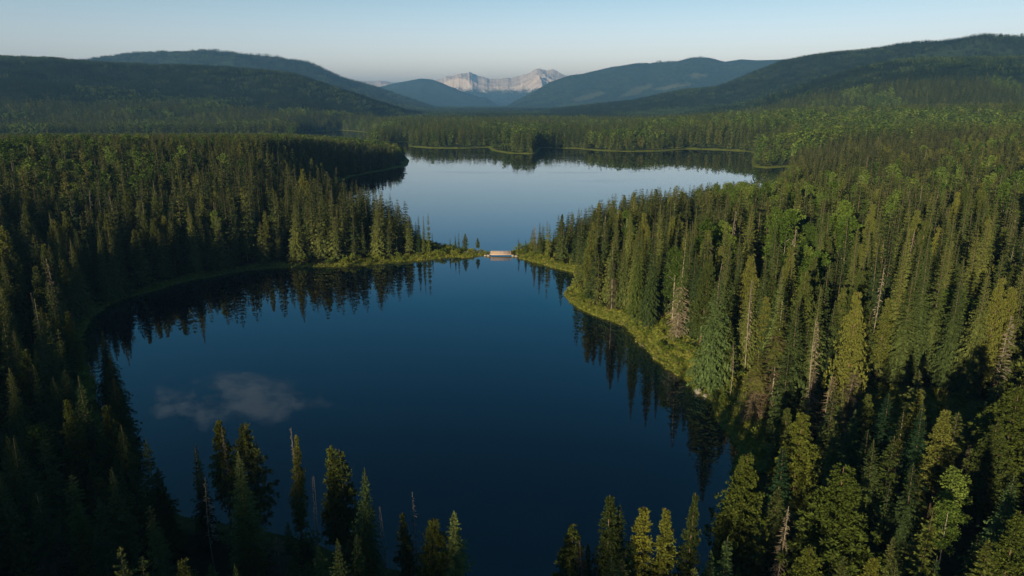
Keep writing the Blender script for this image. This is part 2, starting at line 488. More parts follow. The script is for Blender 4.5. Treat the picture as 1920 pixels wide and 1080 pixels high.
def pine_crown(seed, h=20., z0=5., rad=2.2, nbr=120, tuft=11, size=1.0, flat=.0):
    r = random.Random(seed)
    B, D, Wd = [], [], []
    for k in range(nbr):
        t = (k + r.random()) / nbr
        z = z0 + (h - .5 - z0) * t
        prof = (1 - t) ** .68 * (.62 + .38 * min(1, t / .25))
        L = rad * max(.16, prof) * r.uniform(.5, 1.15)
        a = r.random() * 6.28
        up = r.uniform(-.1, .45)
        nt = 3 if L > 1 else 2
        for j in range(nt):
            s = 1 - j * .33
            cx, cy, cz = math.cos(a) * L * s, math.sin(a) * L * s, z + up * L * s
            cr = (.42 + .16 * L) * size
            for i in range(tuft):
                v = np.array([r.gauss(0, 1), r.gauss(0, 1), r.gauss(.25, .8)]); v /= np.linalg.norm(v) + 1e-6
                o = np.array([math.cos(a), math.sin(a), .5]) * .45 + v; o /= np.linalg.norm(o)
                q = cr * r.uniform(.6, 1.1)
                w = np.cross(o, [r.gauss(0, 1), r.gauss(0, 1), r.gauss(0, 1)]); w /= np.linalg.norm(w) + 1e-6
                B.append(np.array([cx, cy, cz]) + o * cr * .15); D.append(o * q); Wd.append(w * q * .19)
    return kites(B, D, Wd)

def aspen_crown(seed, h=20., z0=7.5, rad=3.0, lobes=22, leaves=90, size=.42):
    r = random.Random(seed)
    B, D, Wd = [], [], []
    for k in range(lobes):
        t = (k + .5) / lobes
        z = z0 + (h - 1.2 - z0) * t
        prof = math.sin(math.pi * (.14 + .80 * t)) ** .75
        a = r.random() * 6.28
        L = rad * prof * r.uniform(.25, .78)
        c = np.array([math.cos(a) * L, math.sin(a) * L, z + r.uniform(-.5, .5)])
        lr = rad * r.uniform(.30, .50)
        for i in range(leaves):
            v = np.array([r.gauss(0, 1), r.gauss(0, 1), r.gauss(0, 1)]); v /= np.linalg.norm(v) + 1e-6
            pnt = c + v * lr * r.uniform(.45, 1.08) * np.array([1, 1, .72])
            o = v + np.array([r.gauss(0, .6), r.gauss(0, .6), r.gauss(-.1, .6)]); o /= np.linalg.norm(o)
            w = np.cross(o, [r.gauss(0, 1), r.gauss(0, 1), r.gauss(0, 1)]); w /= np.linalg.norm(w) + 1e-6
            q = size * r.uniform(.7, 1.3)
            B.append(pnt); D.append(o * q); Wd.append(w * q * .42)
    return kites(B, D, Wd)

def twigs(seed, h=20., z0=2., z1=19.5, rad=1.5, n=150, droop=-.45, w0=.035, power=.7, sub=2):
    """bare dead branches with side twigs"""
    r = random.Random(seed)
    B, D, Wd = [], [], []
    for k in range(n):
        t = (k + r.random()) / n
        z = z0 + (z1 - z0) * t
        L = rad * ((1 - t * .93) ** power) * r.uniform(.35, 1.2)
        a = r.random() * 6.28
        d = np.array([math.cos(a), math.sin(a), droop * r.uniform(.3, 1.4)]) * L
        B.append((0, 0, z)); D.append(d); Wd.append((0, 0, w0 * 1.3))
        B.append((0, 0, z)); D.append(d); Wd.append((-math.sin(a) * w0, math.cos(a) * w0, 0))
        for j in range(sub):
            s = r.uniform(.3, .95)
            aa = a + r.choice((-1, 1)) * r.uniform(.4, 1.1)
            q = L * r.uniform(.25, .5)
            e = np.array([math.cos(aa), math.sin(aa), r.uniform(-1.0, .1)]) * q
            B.append(np.array([0, 0, z]) + d * s); D.append(e); Wd.append((-math.sin(aa) * w0 * .8, math.cos(aa) * w0 * .8, w0 * .8))
    return kites(B, D, Wd)

def tube(path, rads, n=7):
    V, Q = [], []
    for (p, ra) in zip(path, rads):
        for i in range(n):
            a = 6.28318 * i / n
            V.append((p[0] + math.cos(a) * ra, p[1] + math.sin(a) * ra, p[2]))
    for k in range(len(path) - 1):
        for i in range(n):
            j = (i + 1) % n
            Q.append((k * n + i, k * n + j, (k + 1) * n + j, (k + 1) * n + i))
    return np.array(V), np.array(Q)

def tube_dir(p0, p1, r0, r1, n=5):
    p0 = np.array(p0, float); p1 = np.array(p1, float)
    d = p1 - p0; d /= np.linalg.norm(d)
    a = np.cross(d, [0, 0, 1.0]) if abs(d[2]) < .95 else np.cross(d, [1.0, 0, 0]); a /= np.linalg.norm(a); b = np.cross(d, a)
    V = []
    for p, ra in ((p0, r0), (p1, r1)):
        for i in range(n):
            t = 6.28318 * i / n
            V.append(p + a * math.cos(t) * ra + b * math.sin(t) * ra)
    Q = [(i, (i + 1) % n, n + (i + 1) % n, n + i) for i in range(n)]
    return np.array(V), np.array(Q)

def trunk(seed, h=20., r0=.2, r1=.03, bend=.15, n=7, limbs=0, lz=(8, 17), ll=2.0):
    r = random.Random(seed)
    K = 9
    bx, by = r.uniform(-1, 1) * bend, r.uniform(-1, 1) * bend
    path = [(bx * math.sin(3.0 * k / K), by * math.sin(2.4 * k / K), h * k / K - (.8 if k == 0 else 0)) for k in range(K + 1)]
    rads = [r0 * 1.35] + [r0 + (r1 - r0) * k / K for k in range(1, K + 1)]
    V, Q = tube(path, rads, n)
    parts = [(V, Q)]
    for i in range(limbs):
        z = r.uniform(*lz); a = r.random() * 6.28
        L = ll * r.uniform(.5, 1.0)
        parts.append(tube_dir((0, 0, z), (math.cos(a) * L, math.sin(a) * L, z + L * r.uniform(.4, .9)), r0 * .35, .015, 5))
    return join(parts)

def join(parts):
    V, Q, o = [], [], 0
    for v, q in parts:
        V.append(v); Q.append(np.asarray(q) + o); o += len(v)
    return np.concatenate(V), np.concatenate(Q)

# detailed variants: dict of part name -> mesh
KINDS = {'bigspruce': [], 'spruce': [], 'pine': [], 'aspen': [], 'dead': [], 'half': []}
for i in range(7):
    sh = [(2.5,.74),(2.2,.66),(2.9,.82),(2.3,.62),(2.6,.86),(1.9,.58),(3.1,.86)][i]
    KINDS['spruce'].append({'crown': np_mesh('spruce_crown', *spruce_crown(100 + i, rad=sh[0], power=sh[1], levels=50, nb=8, ragged=[.25, .42, .3, .48, .25, .38, .32][i], gap=[0, .12, .05, .18, 0, .1, 0][i]), M['spruce']),
                            'trunk': np_mesh('spruce_trunk', *trunk(200 + i, r0=.20), M['bark'])})
for i in range(3):
    KINDS['bigspruce'].append({'crown': np_mesh('broad_spruce_crown', *spruce_crown(150 + i, rad=[4.2, 3.9, 4.5][i], power=[.85, .8, .95][i], levels=64, nb=11, ns=7, size=.62), M['spruce']),
                               'trunk': np_mesh('spruce_trunk', *trunk(250 + i, r0=.25), M['bark'])})
for i in range(5):
    KINDS['pine'].append({'crown': np_mesh('pine_crown', *pine_crown(300 + i, z0=[4, 6, 3, 5, 2][i], rad=[2.5, 2.2, 2.9, 2.6, 3.1][i], nbr=190, tuft=15, size=.8), M['pine']),
                          'trunk': np_mesh('pine_trunk', *trunk(320 + i, r0=.19, limbs=8, lz=(4, 12), ll=1.3), M['pbark'])})
KINDS['bigpine'] = []
for i in range(3):
    KINDS['bigpine'].append({'crown': np_mesh('broad_pine_crown', *pine_crown(340 + i, z0=[1.5, 2.5, 2][i], rad=[5.2, 4.8, 5.5][i], nbr=380, tuft=18, size=.6), M['pine']),
                             'trunk': np_mesh('pine_trunk', *trunk(350 + i, r0=.26, limbs=10, lz=(4, 14), ll=2.4), M['pbark'])})
for i in range(5):
    KINDS['aspen'].append({'crown': np_mesh('aspen_crown', *aspen_crown(400 + i, z0=[7, 8, 6, 9, 7][i], rad=[3.0, 2.6, 3.4, 2.4, 3.1][i], lobes=26, leaves=150, size=.32), M['aspen']),
                           'trunk': np_mesh('aspen_trunk', *trunk(420 + i, h=17.5, r0=.14, bend=.4, limbs=7, lz=(7, 14), ll=2.6), M['abark'])})
for i in range(4):
    KINDS['dead'].append({'trunk': np_mesh('dead_trunk', *trunk(520 + i, h=[20, 19.5, 20, 18][i], r0=.12, r1=.03, bend=.45), M['snag']),
                          'bare_crown': np_mesh('bare_crown', *twigs(500 + i, z0=[3, 6, 2, 9][i], rad=[1.6, 1.1, 2.0, .8][i], n=[190, 130, 210, 70][i], w0=.055, sub=[3, 3, 4, 2][i]), M['tan' if i in (0, 2) else 'snag'])})
for i in range(3):
    z1 = [10, 12, 8][i]
    KINDS['half'].append({'crown': np_mesh('half_dead_crown', *spruce_crown(600 + i, z0=z1 - 2, rad=[1.4, 1.2, 1.5][i], levels=26, nb=7), M['spruce']),
                          'dry_crown': np_mesh('dry_crown', *twigs(620 + i, z0=1.5, z1=z1 + 3, rad=[2.3, 2.0, 2.5][i], n=190, droop=-.6, w0=.05, power=.3, sub=4), M['tan']),
                          'trunk': np_mesh('half_dead_trunk', *trunk(640 + i, r0=.2), M['snag'])})
def bush(seed, n=260, q=.20):
    r = random.Random(seed); B, D, Wd = [], [], []
    cs = [(r.uniform(-.6, .6), r.uniform(-.6, .6), r.uniform(.35, .95), r.uniform(.35, .6)) for _ in range(7)]
    for i in range(n):
        c = r.choice(cs)
        v = np.array([r.gauss(0, 1), r.gauss(0, 1), abs(r.gauss(0, 1)) * .9 - .3]); v /= np.linalg.norm(v)
        o = v + np.array([r.gauss(0, .4), r.gauss(0, .4), r.gauss(.4, .4)]); o /= np.linalg.norm(o)
        w = np.cross(o, [r.gauss(0, 1), r.gauss(0, 1), r.gauss(0, 1)]); w /= np.linalg.norm(w)
        B.append(np.array(c[:3]) + v * c[3] * r.uniform(.5, 1)); D.append(o * q * r.uniform(.8, 1.6)); Wd.append(w * q * .35)
    V, Q = kites(B, D, Wd)
    V[:, 2] = np.maximum(V[:, 2], -.1)
    stems = [tube_dir((0, 0, -.2), (c[0] * .8, c[1] * .8, c[2]), .035, .015, 4) for c in cs]
    return (V, Q), join(stems)
BUSH = []
for i in range(4):
    f_, s_ = bush(700 + i)
    BUSH.append({'foliage': np_mesh('shrub_foliage', *f_, M['shrub']), 'stem': np_mesh('shrub_stems', *s_, M['bark'])})

# lighter whole-tree meshes for the massed forest
SRC = {}
def source(group, parts):
    me_v, me_q, idx, mats, o = [], [], [], [], 0
    for k, (vq, m) in enumerate(parts):
        v, q = vq
        me_v.append(v); me_q.append(np.asarray(q) + o); idx += [k] * len(q); mats.append(m); o += len(v)
    me = np_mesh(group, np.concatenate(me_v), np.concatenate(me_q), mats=mats, matidx=idx)
    c = SRC.setdefault(group, bpy.data.collections.new(group))
    ob = bpy.data.objects.new('%s_%02d' % (group, len(c.objects)), me)
    c.objects.link(ob)
for i in range(6):
    sh = [(2.5,.74),(2.1,.64),(2.9,.82),(2.2,.6),(2.6,.88),(1.9,.58)][i]
    source('mid_forest', [(spruce_crown(800 + i, rad=sh[0], power=sh[1], levels=32, nb=7, ns=3, size=1.25, ragged=[.25, .45, .3, .5, .25, .4][i], gap=[0, .12, .05, .15, 0, .1][i]), M['spruce']), (trunk(810 + i, n=4), M['bark'])])
for i in range(3):
    source('mid_forest', [(pine_crown(830 + i, z0=3, rad=2.5, nbr=80, tuft=7, size=1.2), M['pine']), (trunk(840 + i, n=4), M['pbark'])])
for i in range(3):
    source('mid_forest', [(aspen_crown(860 + i, lobes=20, leaves=60, size=.52), M['aspen']), (trunk(870 + i, h=17, n=4, limbs=3), M['abark'])])
source('mid_forest', [(twigs(890, rad=1.4, n=80, w0=.06, sub=1), M['tan']), (trunk(891, n=4), M['snag'])])
# index: 0-5 spruce, 6-8 pine, 9-11 aspen, 12 dead
for i in range(5):
    sh = [(2.5,.74),(2.1,.66),(2.8,.82),(2.2,.6),(2.6,.88)][i]
    source('far_forest', [(spruce_crown(900 + i, rad=sh[0], power=sh[1], levels=13, nb=5, ns=2, size=1.9), M['spruce'])])
for i in range(2):
    source('far_forest', [(pine_crown(920 + i, z0=4, rad=2.2, nbr=20, tuft=5, size=2.0), M['pine'])])
for i in range(2):
    source('far_forest', [(aspen_crown(930 + i, z0=6, lobes=9, leaves=13, size=1.5), M['aspen'])])
source('far_forest', [(twigs(940, rad=1.6, n=30, w0=.15, sub=0), M['tan'])])
# index: 0-4 spruce, 5-6 pine, 7-8 aspen, 9 dead
def clump(seed, n, size, aspen):
    r = random.Random(seed)
    S, A = [], []
    for i in range(n):
        x, y = r.uniform(-.5, .5) * size, r.uniform(-.5, .5) * size
        s = r.uniform(.65, 1.15)
        if r.random() < aspen:
            v, q = aspen_crown(r.random(), z0=6, lobes=5, leaves=7, size=2.4); A.append((v * (s, s, s * .85) + (x, y, 0), q))
        else:
            v, q = spruce_crown(r.random(), rad=2.3, levels=6, nb=4, ns=1, size=3.2, power=.8); S.append((v * (s, s, s) + (x, y, 0), q))
    p = []
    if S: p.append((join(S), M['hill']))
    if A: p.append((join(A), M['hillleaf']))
    return p
for i in range(5):
    source('hill_forest', clump(1000 + i, 26, 32, [.0, .05, .12, .3, .75][i]))

def scatter(name, group, P, yaw, S, pick, label=None, cat=None):
    me = bpy.data.meshes.new(name)
    me.vertices.add(len(P)); me.vertices.foreach_set('co', np.asarray(P, np.float32).ravel())
    fattr(me, 'yaw', yaw)
    a = me.attributes.new('scl', 'FLOAT_VECTOR', 'POINT'); a.data.foreach_set('vector', np.asarray(S, np.float32).ravel())
    a = me.attributes.new('pick', 'INT', 'POINT'); a.data.foreach_set('value', np.asarray(pick, np.int32))
    o = link(name, me)
    ng = bpy.data.node_groups.new(name + '_scatter', 'GeometryNodeTree')
    ng.interface.new_socket('Geometry', in_out='INPUT', socket_type='NodeSocketGeometry')
    ng.interface.new_socket('Geometry', in_out='OUTPUT', socket_type='NodeSocketGeometry')
    N = Nodes(ng)
    gi = N('NodeGroupInput'); go = N('NodeGroupOutput')
    ci = N('GeometryNodeCollectionInfo'); ci.inputs['Collection'].default_value = SRC[group]
    ci.inputs['Separate Children'].default_value = True; ci.inputs['Reset Children'].default_value = True
    ip = N('GeometryNodeInstanceOnPoints'); ip.inputs['Pick Instance'].default_value = True
    def na(nm, dt):
        n = N('GeometryNodeInputNamedAttribute', data_type=dt); n.inputs['Name'].default_value = nm
        return n.outputs['Attribute']
    cx = N('ShaderNodeCombineXYZ'); N.l(na('yaw', 'FLOAT'), cx.inputs[2])
    er = N('FunctionNodeEulerToRotation'); N.l(cx.outputs[0], er.inputs[0])
    N.l(gi.outputs[0], ip.inputs['Points']); N.l(ci.outputs[0], ip.inputs['Instance'])
    N.l(na('pick', 'INT'), ip.inputs['Instance Index']); N.l(er.outputs[0], ip.inputs['Rotation']); N.l(na('scl', 'FLOAT_VECTOR'), ip.inputs['Scale'])
    N.l(ip.outputs[0], go.inputs[0])
    md = o.modifiers.new('scatter', 'NODES'); md.node_group = ng
    tag(o, label, cat, kind='stuff')
    return o

# ------------------------------------------------------------------ hand-placed trees (tip in the photo, height in metres, crown width in photo pixels)
# kind, u, v of the tip, height, width px, tint, label
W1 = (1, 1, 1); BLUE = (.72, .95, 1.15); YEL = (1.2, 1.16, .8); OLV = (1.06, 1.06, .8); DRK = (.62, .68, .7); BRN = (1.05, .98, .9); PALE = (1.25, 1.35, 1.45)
HERO = [
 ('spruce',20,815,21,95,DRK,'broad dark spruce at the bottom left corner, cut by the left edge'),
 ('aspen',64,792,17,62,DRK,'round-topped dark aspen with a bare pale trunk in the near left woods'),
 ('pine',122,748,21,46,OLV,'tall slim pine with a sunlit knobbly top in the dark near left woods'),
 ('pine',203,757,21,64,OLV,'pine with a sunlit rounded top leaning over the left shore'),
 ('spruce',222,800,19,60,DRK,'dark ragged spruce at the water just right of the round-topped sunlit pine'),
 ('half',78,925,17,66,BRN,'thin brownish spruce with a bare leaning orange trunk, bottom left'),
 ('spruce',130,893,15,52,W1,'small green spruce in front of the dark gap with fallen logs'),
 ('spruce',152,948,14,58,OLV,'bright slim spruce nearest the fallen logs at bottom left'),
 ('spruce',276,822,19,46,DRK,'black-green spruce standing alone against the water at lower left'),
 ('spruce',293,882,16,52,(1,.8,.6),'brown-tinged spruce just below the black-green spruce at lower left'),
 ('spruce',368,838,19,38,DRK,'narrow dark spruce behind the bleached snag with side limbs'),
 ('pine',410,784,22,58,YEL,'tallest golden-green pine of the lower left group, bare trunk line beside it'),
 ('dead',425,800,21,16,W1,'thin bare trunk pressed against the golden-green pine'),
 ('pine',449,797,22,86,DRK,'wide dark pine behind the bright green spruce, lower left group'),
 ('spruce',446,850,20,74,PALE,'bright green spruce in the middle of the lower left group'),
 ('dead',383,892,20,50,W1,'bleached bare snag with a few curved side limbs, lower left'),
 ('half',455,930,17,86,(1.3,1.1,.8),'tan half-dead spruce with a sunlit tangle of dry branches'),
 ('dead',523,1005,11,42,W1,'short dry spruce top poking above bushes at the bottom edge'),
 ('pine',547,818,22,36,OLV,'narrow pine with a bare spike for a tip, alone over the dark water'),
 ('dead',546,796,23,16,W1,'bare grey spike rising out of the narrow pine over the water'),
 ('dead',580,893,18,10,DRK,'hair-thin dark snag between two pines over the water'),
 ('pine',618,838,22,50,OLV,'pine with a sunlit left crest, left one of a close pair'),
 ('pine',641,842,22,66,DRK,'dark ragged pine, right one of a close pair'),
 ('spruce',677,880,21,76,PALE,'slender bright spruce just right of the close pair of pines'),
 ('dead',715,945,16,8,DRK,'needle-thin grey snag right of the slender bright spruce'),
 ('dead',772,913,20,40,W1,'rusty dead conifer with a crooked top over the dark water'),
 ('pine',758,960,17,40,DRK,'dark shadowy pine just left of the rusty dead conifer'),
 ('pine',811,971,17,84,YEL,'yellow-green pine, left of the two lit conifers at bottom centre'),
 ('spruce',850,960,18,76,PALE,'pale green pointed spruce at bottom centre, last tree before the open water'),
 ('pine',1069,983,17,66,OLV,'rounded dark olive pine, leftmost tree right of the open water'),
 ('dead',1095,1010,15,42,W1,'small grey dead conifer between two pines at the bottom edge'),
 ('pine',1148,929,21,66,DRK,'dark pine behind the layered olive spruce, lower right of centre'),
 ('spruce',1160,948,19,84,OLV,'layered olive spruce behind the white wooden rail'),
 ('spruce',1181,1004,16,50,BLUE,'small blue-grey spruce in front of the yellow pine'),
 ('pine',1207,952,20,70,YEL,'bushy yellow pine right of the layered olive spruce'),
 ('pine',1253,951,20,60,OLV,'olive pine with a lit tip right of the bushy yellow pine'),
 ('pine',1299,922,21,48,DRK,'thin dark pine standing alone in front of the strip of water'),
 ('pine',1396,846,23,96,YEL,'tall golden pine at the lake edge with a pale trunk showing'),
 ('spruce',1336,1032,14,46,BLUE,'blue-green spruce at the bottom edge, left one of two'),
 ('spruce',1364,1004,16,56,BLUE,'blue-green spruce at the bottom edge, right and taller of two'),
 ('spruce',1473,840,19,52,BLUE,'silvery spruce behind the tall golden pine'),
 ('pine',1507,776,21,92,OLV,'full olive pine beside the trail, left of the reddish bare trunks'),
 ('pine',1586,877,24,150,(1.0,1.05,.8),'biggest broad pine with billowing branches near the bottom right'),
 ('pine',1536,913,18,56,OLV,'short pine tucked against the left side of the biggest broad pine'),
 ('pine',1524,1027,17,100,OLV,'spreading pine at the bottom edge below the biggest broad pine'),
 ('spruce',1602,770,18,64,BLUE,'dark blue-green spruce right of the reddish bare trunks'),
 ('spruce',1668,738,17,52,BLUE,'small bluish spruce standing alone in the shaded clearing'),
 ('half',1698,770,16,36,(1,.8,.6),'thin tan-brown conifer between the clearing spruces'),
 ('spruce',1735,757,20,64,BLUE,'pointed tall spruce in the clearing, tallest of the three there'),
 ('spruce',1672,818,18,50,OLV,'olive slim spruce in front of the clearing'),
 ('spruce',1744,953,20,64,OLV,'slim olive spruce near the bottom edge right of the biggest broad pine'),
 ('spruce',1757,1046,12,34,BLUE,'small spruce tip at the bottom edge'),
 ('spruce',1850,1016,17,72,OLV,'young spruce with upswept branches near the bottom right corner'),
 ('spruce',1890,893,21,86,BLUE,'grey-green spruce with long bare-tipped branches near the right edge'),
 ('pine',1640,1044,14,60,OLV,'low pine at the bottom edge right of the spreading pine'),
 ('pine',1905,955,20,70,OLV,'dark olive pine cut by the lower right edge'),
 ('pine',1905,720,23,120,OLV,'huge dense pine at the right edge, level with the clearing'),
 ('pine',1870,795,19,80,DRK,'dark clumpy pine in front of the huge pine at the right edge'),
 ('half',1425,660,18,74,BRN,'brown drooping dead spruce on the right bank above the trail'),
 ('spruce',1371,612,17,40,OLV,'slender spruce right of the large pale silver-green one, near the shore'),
 ('spruce',1345,640,13,42,BLUE,'short bushy spruce at the right shore by the grey rock'),
 ('dead',1378,640,15,20,W1,'thin tan dead stem beside the slender shore spruce'),
 ('spruce',1515,610,22,58,W1,'green cone-shaped spruce in the row behind the tan snags'),
 ('spruce',1552,660,16,44,BLUE,'small bluish spruce among the tan snags'),
 ('dead',1530,690,18,36,W1,'left tan snag of the trio above the trail bend'),
 ('dead',1562,700,19,44,BRN,'reddish-trunked tan snag in the middle of the trio above the trail bend'),
 ('dead',1596,688,18,50,W1,'right tan snag of the trio, with drooping whorled twigs'),
 ('aspen',1795,545,20,120,W1,'big bright green aspen with white stem on the right slope'),
 ('aspen',1752,560,18,60,W1,'aspen just left of the big bright green aspen on the right slope'),
 ('dead',1900,590,22,40,W1,'tall bare pale trunk near the right edge'),
 ('aspen',326,362,19,44,YEL,'lone yellow-green aspen with pale trunk in the middle of the left forest'),
 ('aspen',618,372,16,20,YEL,'small light green aspen among dark spruces of the left forest'),
 ('spruce',188,622,20,50,DRK,'dark spruce silhouetted on the water at the left bend of the shore'),
 ('spruce',205,668,20,58,DRK,'bare-stemmed dark spruce leaning out over the left shore'),
 ('spruce',212,712,20,60,DRK,'thick dark spruce under the leaning one on the left shore'),
 ('spruce',105,580,21,34,OLV,'slim spruce with a sunlit tip, left of two lit tips at the left bend'),
 ('pine',124,584,20,32,OLV,'slim pine with a sunlit tip, right of two lit tips at the left bend'),
 ('pine',45,655,22,60,OLV,'lit olive pine crown in the dark woods at the left edge'),
]
# trees given by foot pixel and tip pixel, first the forward ones on the right bank, then those by the footbridge
FOOT = [
 ('half',1441,792,566,80,(1,.95,.8),'big spruce with a drooping tan dead skirt at the right bank'),
 ('spruce',1331,722,505,88,PALE,'large pale silver-green spruce standing forward on the right bank'),
 ('spruce',1446,745,520,64,PALE,'tall pale spruce directly behind the brown drooping dead spruce'),
 ('half',1268,632,450,44,W1,'tall spruce with a bare tan lower half on the grassy right bank'),
 ('spruce',1192,596,415,40,OLV,'foremost tall olive spruce above the grassy point of the right shore'),
 ('spruce',1215,610,430,44,W1,'tall green spruce next to the foremost olive one on the right bank'),
 ('spruce',1480,770,560,60,W1,'tall green spruce behind the left tan snag of the trio'),

 ('spruce',844,470,446,5,W1,'smallest spindly spruce on the isthmus'),
 ('spruce',854,470,440,5,DRK,'left thin spruce of a pair on the isthmus'),
 ('spruce',860,470,435,6,W1,'right and taller spruce of the thin pair on the isthmus'),
 ('pine',872,470,438,12,W1,'dense little pine on the isthmus'),
 ('pine',896,472,446,9,OLV,'lone small pine closest to the left end of the footbridge'),
 ('spruce',973,477,447,7,W1,'small spruce closest to the right end of the footbridge'),
 ('spruce',986,478,449,8,W1,'second small spruce right of the footbridge, dark tip'),
 ('spruce',1003,479,428,8,W1,'left spruce of the taller pair right of the footbridge'),
 ('spruce',1012,480,417,10,DRK,'right and taller spruce of the pair right of the footbridge'),
 ('spruce',786,472,405,11,DRK,'third dark spruce from the tip of the left point'),
 ('spruce',795,473,405,9,DRK,'second dark spruce from the tip of the left point'),
 ('spruce',804,473,399,11,OLV,'tallest dark spruce at the very tip of the left point'),
 ('spruce',811,470,436,5,DRK,'short dark spruce at the very tip of the left point'),
 ('spruce',1026,483,413,10,OLV,'olive spruce standing left of the right forest edge near the bridge'),
]
trees = []   # kind, x, y, z, height, width scale, yaw, tint, label
R0 = {'spruce': 2.5, 'pine': 2.35, 'aspen': 3.1, 'dead': 1.4, 'half': 2.2}
for (k, u, v, h, wpx, tint, lab) in HERO:
    z = 3.0
    for _ in range(6):
        x, y = ground(u, v, z + h)
        z = float(height(np.array([x]), np.array([y]))[0]); z = max(z, .05)
    sl = math.sqrt(x * x + y * y + (CAMZ - z - h * .6) ** 2)
    w = wpx * sl / F / 2 * (.95 if k == 'pine' else 1)
    trees.append((k, float(x), float(y), z, h, w, random.random() * 6.28, tint, lab))
for (k, u, v, vt, wpx, tint, lab) in FOOT:
    z = .6
    for _ in range(4):
        x, y = ground(u, v, z); z = max(.2, float(height(np.array([x]), np.array([y]))[0]))
    xt, yt, wt = ray(u, vt); h = CAMZ + wt * (y / yt) - z
    sl = math.hypot(x, y)
    trees.append((k, float(x), float(y), z, float(h), wpx * sl / F / 2, random.random() * 6.28, tint, lab))
heroxy = np.array([(t[1], t[2]) for t in trees])

# ------------------------------------------------------------------ forest fill
def jitter_points(x0, x1, y0, y1, s):
    nx, ny = int((x1 - x0) / s), int((y1 - y0) / s)
    ii, jj = np.meshgrid(np.arange(nx), np.arange(ny), indexing='ij')
    x = x0 + (ii + .5 + (rng.random(ii.shape) - .5) * .9) * s
    y = y0 + (jj + .5 + (rng.random(ii.shape) - .5) * .9) * s
    return x.ravel(), y.ravel()

def forest_mask(x, y, sd):
    w = 1.2 + 5.5 * vnoise(x / 13, y / 13, 33)
    w = w + 9 * sstep(30, 60, x) * (1 - sstep(215, 280, y)) * sstep(120, 150, y) * (.4 + 1.1 * vnoise(x / 9, y / 9, 51))
    w = w + 3.5 * sstep(-150, -20, x) * sstep(240, 300, y) * (1 - sstep(360, 420, y))
    w = w + 2 * sstep(700, 900, y)
    ok = sd > w
    cx, cy = ground(1690, 790, 4)
    ok &= (((x - cx) / 22) ** 2 + ((y - cy) / 16) ** 2) > 1
    # isthmus and bridge stay open
    bx, by = ground(940, 478, 0)
    ok &= ~((np.abs(y - by) < 26) & (x > bx - 46) & (x < bx + 14))
    return ok

# ---- near forest
fx, fy = jitter_points(-330, 380, 40, 430, 5.2)
m = (np.hypot(fx, fy) < 430) & (np.abs(np.arctan2(fx, fy)) < R(43))
fx, fy = fx[m], fy[m]
fs = shore(fx, fy)
m = forest_mask(fx, fy, fs); fx, fy, fs = fx[m], fy[m], fs[m]
d2 = ((fx[:, None] - heroxy[None, :, 0]) ** 2 + (fy[:, None] - heroxy[None, :, 1]) ** 2).min(1)
m = d2 > 2.2 ** 2; fx, fy, fs = fx[m], fy[m], fs[m]
fz = height(fx, fy, fs)
hm_ = np.where(fy < 135, 20, 22.5 + 5.5 * sstep(10, 60, fx) * (1 - sstep(260, 370, fy)))
hm_ = hm_ * (.86 + .28 * fbm(fx / 22, fy / 22, 44, 2))
fh = np.clip(rng.normal(0, 4.4, len(fx)) + hm_, 9, 37)
fh = np.where(rng.random(len(fx)) < .14, rng.uniform(6, 14, len(fx)), fh)
# shorter towards the footbridge on the right side
bx, by = ground(940, 478, 0)
db = np.hypot(fx - bx, fy - by)
fh = np.where(fx > bx, fh * np.clip(.42 + db / 75, .4, 1), fh)
fu, fv, fd = project(fx, fy, fz)
tu, tv, td = project(fx, fy, fz + fh)
# how high the crowns stand against the water: the outlines of the stands
CAP_U = [225, 330, 560, 880, 900, 1030, 1045, 1300, 1385]
CAP_V = [935, 955, 1000, 1045, 1300, 1300, 1040, 1010, 930]
def tip_cap(x, y, z, h, us, vs, soft):
    tu, tv, td = project(x, y, z + h)
    want = np.interp(tu, us, vs) + soft * (1.5 * rng.random(len(x)) ** 1.4 - .3)
    for _ in range(3):
        _, b_, _ = project(x, y, z)
        tu, tv, td = project(x, y, z + h)
        f = np.clip((b_ - want) / np.maximum(b_ - tv, 1), -1, 1)
        h = np.where(tv < want, h * f, h)
    return h
low = (fy < 135)
fh = np.where(low, fh * np.where(fx > 0, rng.uniform(.32, .8, len(fh)), rng.uniform(.45, .92, len(fh))), fh)
openf = (fd < 185) & (tu > 225) & (tu < 1385) & (fy < 130)
fh = np.where(openf, tip_cap(fx, fy, fz, fh, CAP_U, CAP_V, 60), fh)
RIGHT_U = [960, 1000, 1060, 1100, 1150, 1200, 1300, 1400, 1455, 1470, 1482, 1500, 1600]
RIGHT_V = [470, 428, 405, 388, 368, 360, 350, 343, 341, 318, 292, 280, 262]
LEFT_U = [560, 620, 660, 690, 710, 740, 770, 800, 830]
LEFT_V = [262, 300, 335, 350, 360, 374, 384, 396, 402]
PEN_U = [520, 600, 660, 700, 745, 766, 775]
PEN_V = [251, 254, 259, 263, 271, 288, 296]
def lake_caps(x, y, z, h):
    a = np.arctan2(x, y) > 0
    inl = (y < 760)
    h = np.where(inl & ~a & (x > -150), tip_cap(x, y, z, h, LEFT_U, LEFT_V, np.interp(y, [250, 420, 760], [34, 22, 10])), h)
    rr_ = np.hypot(x, y); uu_ = project(x, y, z)[0]
    pen = ~a & (rr_ > 480) & ((rr_ < 1250) | ((rr_ < 1650) & (uu_ < 690)))
    h = np.where(pen, tip_cap(x, y, z, h, PEN_U, PEN_V, 8), h)
    spit = (uu_ > 1395) & (uu_ < 1490) & (rr_ > 790) & (rr_ < 990)
    h = np.where(spit, tip_cap(x, y, z, h, [1395, 1490], [283, 281], 8), h)
    return np.where(inl & a & (x < 420), tip_cap(x, y, z, h, RIGHT_U, RIGHT_V, np.interp(y, [250, 420, 760], [34, 22, 10])), h)
